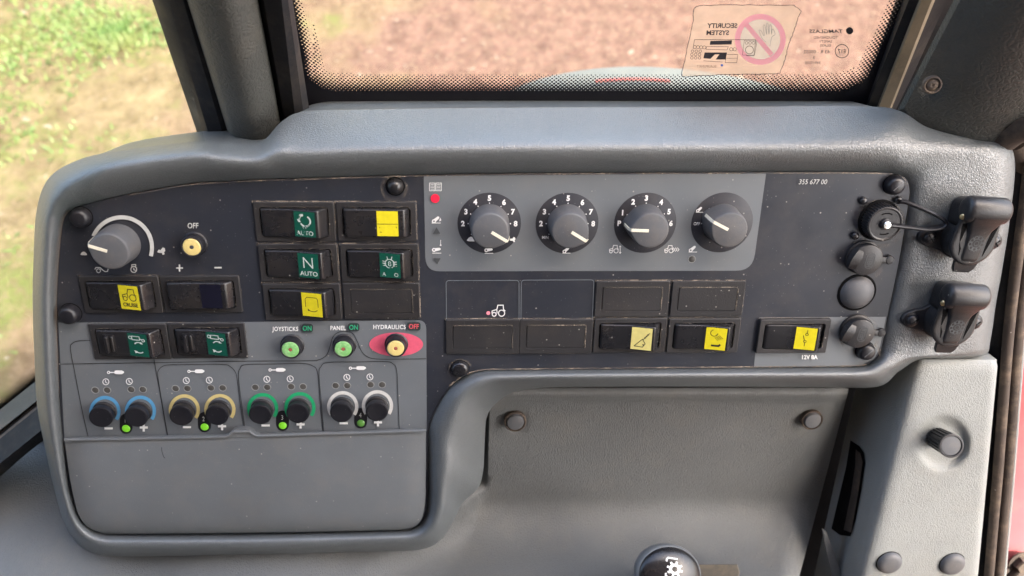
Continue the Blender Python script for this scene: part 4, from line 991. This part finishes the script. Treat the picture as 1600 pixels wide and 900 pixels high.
# ================================================================== LEVER KNOB
def lever():
    c = PL(1043, 896, 28); M_ = PM @ Matrix.Translation(c * .001) @ Matrix.Scale(1.3, 4)
    t = empty('control_lever', M_, 'glossy black lever knob with a white cog symbol rising at the bottom edge', 'lever')
    tilt = Matrix.Rotation(R(-26), 3, 'X') @ Matrix.Rotation(R(8), 3, 'Y') @ Matrix.Rotation(R(-12), 3, 'Z')
    def dome(r, h, z0, n=16):
        return [(r * math.cos(R(a)), z0 + h * math.sin(R(a))) for a in [90 * k_ / n for k_ in range(n)]] + [(.05, z0 + h)]
    S_ = Matrix.Diagonal((1.0, .84, 1.0))
    b = MB(); b.tube([(0, -2, -8), (0, -30, -30), (0, -70, -60)], 6, 16); b.build('shaft', m_rubber, t)
    b = MB(); b.lathe([(9, -16), (12, -12), (16, -8), (18.6, -4), (19.4, 0), (19.0, 2.5), (18, 3.4), (17.2, 3.5)], n=48, M=tilt @ S_); b.build('knob_shell', m_lid, t, sharp=50)
    b = MB(); b.lathe(dome(18.3, 7.0, 2.4), n=48, M=tilt @ S_); f = b.build('knob_face', m_black, t, sharp=60)
    def mp(x, y, dz=0):
        r2 = min(.98, (x * x + y * y) / 18.3 ** 2); z = 2.4 + 7.0 * math.sqrt(1 - r2) + .15 + dz
        return tilt @ (S_ @ Vector((x, -y, z)))
    k = Ink(lambda x, y, dz=0: mp(x * .85, y * .85, dz), .01)
    cx, cy = -1.0, -6.5
    k.line([(cx + 2, cy - 7.6), (cx - 4.6, cy - 7.4), (cx - 5.4, cy - 6), (cx - 5.0, cy + 5.4), (cx - 3.8, cy + 6.6), (cx + 3.4, cy + 6.2)], 1.1)
    k.ring(cx + .6, cy - .2, 3.0, 2.0, 24)
    for j in range(8):
        a = R(45 * j + 10); k.line([(cx + .6 + 3.6 * math.cos(a), cy - .2 + 3.6 * math.sin(a)), (cx + .6 + 5.6 * math.cos(a), cy - .2 + 5.6 * math.sin(a))], 1.5)
    k.build('cog_symbol', m_white, f, smooth=False)
lever()
g = MB(); a = [(1088,882), (1152,881.5), (1156,894), (1150,915), (1088,915)]
g.loft([[PL(u, v, -8) for u, v in a], [PL(u, v, 9) for u, v in a], [PL(u + (1120 - u) * .03, v + .8, 9.6) for u, v in a]])
tag(g.build('slot_plate', plastic('worn_beige_plate', (.10, .09, .075), .6, .3, 500, .4, .2, .3, .3), None, PM), 'worn brown edged slot plate right of the lever knob', 'plate')

# ================================================================== FRONT WINDOW
Wo = PW(800, 176, -40) + Vector((0, .035, 0)); Wn = Vector((0.0, -1, .10)).normalized()
def onw(off=0.0): return lambda u, v, dz=0: (WPl(u, v, Wo + Wn * (off + dz * .001), Wn))
win = empty('front_window', Matrix.Translation(Wo), 'front window pane with a black dotted border and dark frame above the dash', 'window')
inv = Matrix.Translation(-Wo)
def wbuild(b, name, mat, parent, smooth=False):
    o = b.build(name, mat, None, scale=1, smooth=smooth)
    # keep the geometry in world space but hang it on the window
    o.data.transform(inv @ (parent.matrix_world.inverted() @ parent.matrix_world if True else inv)); o.parent = win if parent is win else parent
    return o
def prism(mapper, mapper2, pts):
    b = MB(); b.loft([[mapper2(u, v) for u, v in pts], [mapper(u, v) for u, v in pts]], True, True); return b
g = prism(onw(0), onw(-.004), [(380, 260), (1520, 260), (1640, -260), (330, -260)]); wbuild(g, 'glass_pane', m_glass, win)
EDGE = [(402,-260), (430,-130), (456, 0), (474, 82), (478.5, 112), (487, 127), (505, 138), (545, 142.5), (700, 143), (900, 143), (1100, 143), (1290, 142.6), (1317, 141), (1332, 136), (1355, 121.5), (1373, 85.5), (1400, 29), (1440,-60), (1530, -260)]
ES = crom(EDGE, 5, False)
OUT = [(340,-260), (340,-130), (400, 0), (410, 82), (410, 130), (420, 190), (440, 250), (545, 250), (700, 250), (900, 250), (1100, 250), (1290, 250), (1350, 250), (1400, 240), (1440, 190), (1470, 110), (1500, 40), (1550,-60), (1620, -260)]
OS = crom(OUT, 5, False)
b = MB(); f = onw(.0006); b.loft([[f(*p) for p in ES], [f(*p) for p in OS]], False, False, closed=False); wbuild(b, 'black_border', m_frit, win)
def seg_d(p, poly):
    best = 1e9; side = 1
    for (x0, y0), (x1, y1) in zip(poly, poly[1:]):
        dx, dy = x1 - x0, y1 - y0; t = max(0, min(1, ((p[0] - x0) * dx + (p[1] - y0) * dy) / (dx * dx + dy * dy)))
        ex, ey = p[0] - x0 - t * dx, p[1] - y0 - t * dy; d_ = math.hypot(ex, ey)
        if d_ < best: best = d_; side = dx * ey - dy * ex
    return best if side < 0 else -best
def project(P):
    q = P - CAM; dz = q.dot(c_f); return 800 + F * q.dot(c_r) / dz, 450 - F * q.dot(c_u) / dz
def dots_on(mapfn, ou, n_, poly, width, urange, vrange, pitch, name, parent, build):
    """staggered enamel dots that shrink away from the solid border"""
    t1 = Vector((1, 0, 0)) - n_ * n_.x; t1.normalize(); t2 = n_.cross(t1)
    o0 = mapfn(*ou); b = MB(); R_ = int(.9 / pitch)
    for i in range(-R_, R_):
        for j in range(-R_, R_):
            P = o0 + t1 * (i + .5 * (j % 2)) * pitch + t2 * j * pitch * .5
            u, v = project(P)
            if not (urange[0] < u < urange[1] and vrange[0] < v < vrange[1]): continue
            d_ = seg_d((u, v), poly)
            wd = width(u)
            if -2 < d_ < wd:
                r_ = pitch * (.46 - .32 * max(0, d_) / wd)
                b.add([P + t1 * r_ * math.cos(2 * math.pi * k_ / 8) + t2 * r_ * math.sin(2 * math.pi * k_ / 8) for k_ in range(8)], [tuple(range(8))])
    build(b, name, m_frit, parent)
dots_on(onw(.0009), (900, 120), Wn, ES, lambda u: 15 if u < 490 else (22 if u > 1335 else 28), (430, 1480), (-120, 150), .0029, 'border_dots', win, wbuild)
# window frame: seal strips on both sides
def dv(v, d0, v0): return d0 * (1169 - v0) / (1169 - v)
def post_strip(cols, v0, d0, mat, vtop=-330, thick=.05):
    """cols: (u at v=0, u at v=v0, depth offset) cross-section of an upright bar; closed behind"""
    b = MB(); rings = []
    nv = 8; full = cols + [(cols[-1][0], cols[-1][1], cols[-1][2] + thick), (cols[0][0], cols[0][1], cols[0][2] + thick)]
    for i in range(nv + 1):
        v = v0 + 30 + (vtop - v0 - 30) * i / nv
        rings.append([W(a + (c - a) * v / v0, v, dv(v, d0, v0) + dz) for a, c, dz in full])
    b.loft(rings, True, True); return b
dB = (PW(400, 225, -25) - CAM).dot(c_f)
s1 = post_strip([(398, 437, .02), (412, 446, .0), (440, 462, -.004), (450, 476, .0), (457, 486, .012)], 190, dB + .03, m_seal2); wbuild(s1, 'seal_strip', m_seal2, win, True)
dR = (PW(1400, 175, -14) - CAM).dot(c_f)
s2 = post_strip([(1400, 1340, .05), (1420, 1352, .02), (1436, 1366, .018)], 175, dR + .03, m_seal2); wbuild(s2, 'frame_bar', m_seal2, win, True)
s3 = post_strip([(1436, 1367, .017), (1440, 1370, .013), (1456, 1388, .013), (1461, 1391, .018)], 175, dR + .03, m_seal); wbuild(s3, 'frame_bar', plastic('sunlit_frame_edge', (.16, .13, .09), .6, .3, 500, .4, .2, .3, .2), win, True)  # sunlight on this strip is put into its golden brown colour
s4 = post_strip([(1460, 1391, .02), (1480, 1400, .03), (1560, 1460, .03)], 175, dR + .03, m_seal2); wbuild(s4, 'frame_bar', m_seal2, win, True)

# markings on the glass (seen from behind, so mirrored)
m_mark = ink('dark_glass_print', (.03, .025, .03))
k = Ink(onw(.0010), .01)
k.text('TAMGLASS', 1291, 48.8, 5.6, 1.35, .012, mirror=True, shear=.15); k.disc(1327.5, 48, 5.6, 20)
for s_, v, h in (('TOUGHENED', 58.5, 4.0), ('SAFETY', 64.8, 4.0), ('GLASS', 70.8, 4.0)): k.text(s_, 1290, v, h, 1.1, .0, mirror=True)
k.ring(1315.5, 80, 10.5, 1.0, 28); k.text('E17', 1315.5, 80, 6.4, .9, .01, mirror=True); k.text('43 R - 00032', 1276, 80.8, 5.2, 1.05, .0, mirror=True)
k.text('.  .  3  .  .', 1272, 90, 4.2, 1.2, .0, mirror=True); k.text('34915500', 1270, 98, 4.4, 1.0, .0, mirror=True)
wbuild(k, 'glass_marking', m_mark, win)
# security sticker
Mst = Matrix.Translation(onw(.0014)(1158, 62))
st = empty('window_sticker', Mst, 'faded orange security sticker with a pink prohibition circle, stuck on the front window', 'sticker')
def sbuild(b, name, mat, parent):
    o = b.build(name, mat, None, scale=1, smooth=False); o.data.transform(Mst.inverted()); o.parent = parent; return o
outl = [(1084,14), (1090,10), (1100,8.5), (1150,8), (1190,7.6), (1236,8.2), (1243,10.5), (1251,17), (1249,24), (1243,40), (1238,55), (1233,67), (1229,84), (1224,100), (1219,112), (1211,115), (1150,116), (1100,118), (1066,119), (1069,100), (1074,76), (1080,48), (1083,30)]
b = Ink(onw(.0012)); b.poly(outl); base = sbuild(b, 'sticker_film', film('faded_orange_film', (.80, .55, .36), .55), st)
rr_ = random.Random(5); jag = [(u + rr_.uniform(-.7, .7), v + rr_.uniform(-.7, .7)) for u, v in crom(outl, 4, True)]
b = Ink(onw(.0014)); b.line(jag, .9, True); sbuild(b, 'torn_edge', m_mark, st)
b = Ink(onw(.0014)); b.disc(1188, 62, 33, 40); sbuild(b, 'pale_disc', film('pale_film', (.72, .78, .72), .45), st)
b = Ink(onw(.0016), .02); b.ring(1188, 61.5, 35.5, 8.5, 48); b.line([(1166, 38), (1206, 86)], 7.5); sbuild(b, 'prohibition_ring', film('pink_film', (.85, .38, .48), .85), st)
b = Ink(onw(.0018), .02); b.text('SECURITY', 1128.5, 40, 7.0, 1.05, .03, mirror=True, shear=-.1); b.text('SYSTEM', 1121, 51, 7.0, 1.05, .03, mirror=True, shear=-.1)
b.line([(1085,62), (1181,62), (1178,87), (1166,87)], .8); b.line([(1085,62), (1083,76)], .8)
b.poly([(1110,64), (1144,63), (1143,69.5), (1109,70)]); b.poly([(1101,82), (1136,82), (1134,93), (1118,93), (1124,85), (1117,85), (1110,92), (1099,91)])
b.line([(1104,72.5), (1138,73), (1136,78), (1103,77)], .7, True); b.line([(1135,85), (1153,85), (1151,98), (1133,98)], .7, True); b.line([(1135,91), (1152,91)], .6); b.line([(1099,95), (1129,97)], .7)
for j in range(4): b.ring(1085.5 + j * 5, 73.5 + j * .2, 2.5, .7, 12)
for r_ in range(3):
    for j in range(3): b.ring(1081 + j * 6 + (1 if r_ == 0 else 0), 80 + r_ * 5.2, 2.1, .7, 10)
for j in range(2): b.ring(1142.5 + j * 5.5, 77, 2.6, .7, 12)
b.line([(1163,63), (1183,64), (1179,86), (1160,86)], .6, True); b.ring(1171, 78, 6.2, .9, 20)
for j in range(3): b.ring(1166.5 + j * 5.5, 67, 2.2, .6, 10)
sbuild(b, 'sticker_print', m_mark, st)
b = Ink(onw(.0018), .02)
b.line(crom([(1203,72), (1206,58), (1211,54), (1209,47), (1206.5,46), (1205.5,54), (1205,41), (1202.5,39.5), (1201.5,54), (1200,37.5), (1197.5,38), (1198,54), (1195,40), (1192.5,41), (1194,56), (1189,48), (1186,48), (1191,60), (1197,66)], 4, False), .75); sbuild(b, 'hand_outline', ink('grey_print', (.16, .19, .20)), st)
b = Ink(onw(.0018), .02); b.text('BLAUPUNKT', 1104, 103.6, 4.0, .95, .0, mirror=True); sbuild(b, 'sticker_print', ink('brown_print', (.22, .13, .08)), st)
b = Ink(onw(.0018), .02); b.disc(1128, 102, 2.0, 12); sbuild(b, 'blue_dot', ink('blue_print', (.05, .12, .45)), st)

# ================================================================== PILLARS
t = empty('left_pillar', Matrix.Identity(4), 'upright dark pillar with grained grey trim at the top left between two windows', 'pillar')
post_strip([(238, 313, .03), (262, 330, .012), (286, 352, .010), (300, 366, .014)], 222, dB + .035, m_seal2).build('outer_seal', m_seal2, t, scale=1)
post_strip([(290, 360, .03), (296, 364, .012), (306, 370, .003), (326, 384, -.002), (345, 396, -.004), (362, 410, -.002), (380, 424, .006), (398, 440, .016), (404, 444, .03)], 222, dB + .02, m_pillar).build('pillar_trim', m_pillar, t, scale=1, sharp=60)

b = MB(); rows = []
dP = (PW(1480, 205, -8) - CAM).dot(c_f)
BC = crom([(1413,166), (1430,187), (1459,203), (1496,215), (1531,219), (1562,219), (1580,208), (1600,192), (1640,186), (1690,184)], 4, False)
for i in range(41):
    q = i / 40; row = []
    for (ub, vb) in BC:
        fx = (ub - 1413) / 277; ut = ub + 190 - 60 * fx; u = ub + (ut - ub) * q; vv = vb + 3 + (-200 - vb) * q
        d_ = dv(vv, dP, 205) + .022 - .03 * math.sin(min(1, .04 + fx * 1.7) * 1.57)
        dd = math.hypot(u - 1456, vv - 133); d_ += .005 / (1 + math.exp((dd - 12) / 2)) + .004 * math.exp(-((u - 1480) + (vv - 140) * .3) ** 2 / 200) * (1 if 125 < vv < 150 else 0) * 0
        row.append(W(u, vv, d_))
    rows.append(row)
b.loft(rows, False, False, closed=False); b.loft([[p + c_f * .01 for p in r_] for r_ in rows], False, False, closed=False)
b.loft([rows[0], [p + c_f * .01 for p in rows[0]]], False, False, closed=False); b.loft([[r_[0] for r_ in rows], [r_[0] + c_f * .01 for r_ in rows]], False, False, closed=False)
rp = empty('right_pillar', Matrix.Identity(4), 'dark grey grained corner trim at the top right of the dash with a sunk screw', 'pillar')
b.build('pillar_trim', m_pillar, rp, scale=1, sharp=60)
sc = W(1457, 133, dP * (1169 - 205) / (1169 - 133) - .002)
Ms = Matrix.Translation(sc) @ (Vector((-.25, -.95, .6)).to_track_quat('Z', 'Y').to_matrix().to_4x4())
b = MB(); b.lathe([(5.2, -3), (5.2, .4), (4.4, .9), (3.8, .3), (3.6, -.4), (2.8, .6), (1.2, 1.1), (.05, .4)], n=24); b.v = [Ms @ (p * .001) for p in b.v]; b.build('sunk_screw', m_seal, rp, scale=1)
b = MB(); b.tube([W(1560, 214, dP + .01), W(1578, 200, dP), W(1600, 190, dP - .01), W(1640, 185, dP - .02)], .012, 12); b.tube([W(1585, 215, dP + .01), W(1596, 235, dP + .02), W(1612, 262, dP + .03)], .010, 12)
tag(b.build('dark_hose', m_seal, None, scale=1), 'dark brownish hose end tucked under the corner trim at the right edge', 'hose')

# ================================================================== LEFT WINDOW AND ITS RAIL
dL = (PW(56, 600, -20) - CAM).dot(c_f)
Lo = W(57, 592, dL + .05); a_ = W(-60, 695, dL + .075) - Lo; c__ = W(300, 0, dB * .80) - Lo
Ln = a_.cross(c__).normalized()
if Ln.dot(CAM - Lo) < 0: Ln = -Ln
lw_ = empty('side_window', Matrix.Identity(4), 'left side window pane with a fine dotted lower border, dry grass beyond', 'window')
def onl(off=0.0): return lambda u, v, dz=0: WPl(u, v, Lo + Ln * off, Ln)
g = prism(onl(0), onl(-.004), [(-260, 900), (60, 592), (140, 530), (330, 260), (250, -60), (200, -200), (-260, -200)]); g.build('glass_pane', m_glass, lw_, scale=1, smooth=False)
E2 = [(-260, 860), (-100, 724), (0, 636), (57, 591), (90, 566)]
def lb(b, n, m, p): return b.build(n, m, p, scale=1, smooth=False)
dots_on(onl(.0009), (20, 620), Ln, E2, lambda u: 16, (-20, 90), (540, 700), .0019, 'border_dots', lw_, lb)
b = MB(); f = onl(.0006); b.loft([[f(u, v) for u, v in E2], [f(u, v + 40) for u, v in E2]], False, False, closed=False); b.build('black_border', m_frit, lw_, scale=1, smooth=False)
rail = empty('window_rail', Matrix.Identity(4), 'stepped grey and black window rail slanting across the lower left corner', 'window rail')
def railstrip(name, off0, off1, dz0, dz1, mat):
    b = MB(); P_ = [(-240, 845), (-100, 727), (0, 640), (60, 592), (110, 552)]
    top = [W(u, v + off0, dL + .04 - dz0 - (u - 60) * .00012) for u, v in P_]; bot = [W(u, v + off1 , dL + .04 - dz1 - (u - 60) * .00012) for u, v in P_]
    b.loft([top, bot, [p + c_f * .03 for p in bot], [p + c_f * .03 for p in top], top], False, False, closed=False); b.build(name, mat, rail, scale=1, smooth=False)
railstrip('rail_face', 0, 32, .0, .006, plastic('beige_grey_rail_paint', (.12, .115, .095), .6, .3, 500, .3, .2, .3, .2)); railstrip('rail_groove', 31.5, 42, .002, .004, m_seal2); railstrip('rail_lip', 41, 46, .012, .014, m_seal); railstrip('rail_seal', 45.5, 84, .014, .022, m_seal2)

# ================================================================== OUTSIDE: the machine's own bodywork beyond the glass
gm = plastic('pale_grey_paint', (.10, .105, .098), .85, .1, 40, .1, .1, .4, .1)
b = MB(); rows = []
for i in range(9):
    a = i / 8; row = []
    for j in range(25):
        q = j / 24; u = 790 + 460 * q; vt = 150 - 46 * math.sin(math.pi * q ** .85) ** .75
        row.append(W(u, vt + 90 * a, 1.05 + .02 * math.cos(a * 2) - .12 * a))
    rows.append(row)
b.loft(rows, False, False, closed=False); b.loft([rows[0], [p + Vector((0, .03, -.25)) for p in rows[0]]], False, False, closed=False)
mud = empty('mudguard', Matrix.Identity(4), 'pale grey rounded bodywork edge seen through the front window behind the dotted border', 'bodywork')
b.build('guard_panel', gm, mud, scale=1)
b = MB(); b.tube([W(930 + 13 * k_, 127 - 3 * math.sin(k_ / 9 * 3.1), 1.02) for k_ in range(10)], .0022, 8); b.build('red_stripe', plastic('dull_red_paint', (.16, .05, .05), .8, .1, 500, .2, .2, .3, .1), mud, scale=1)
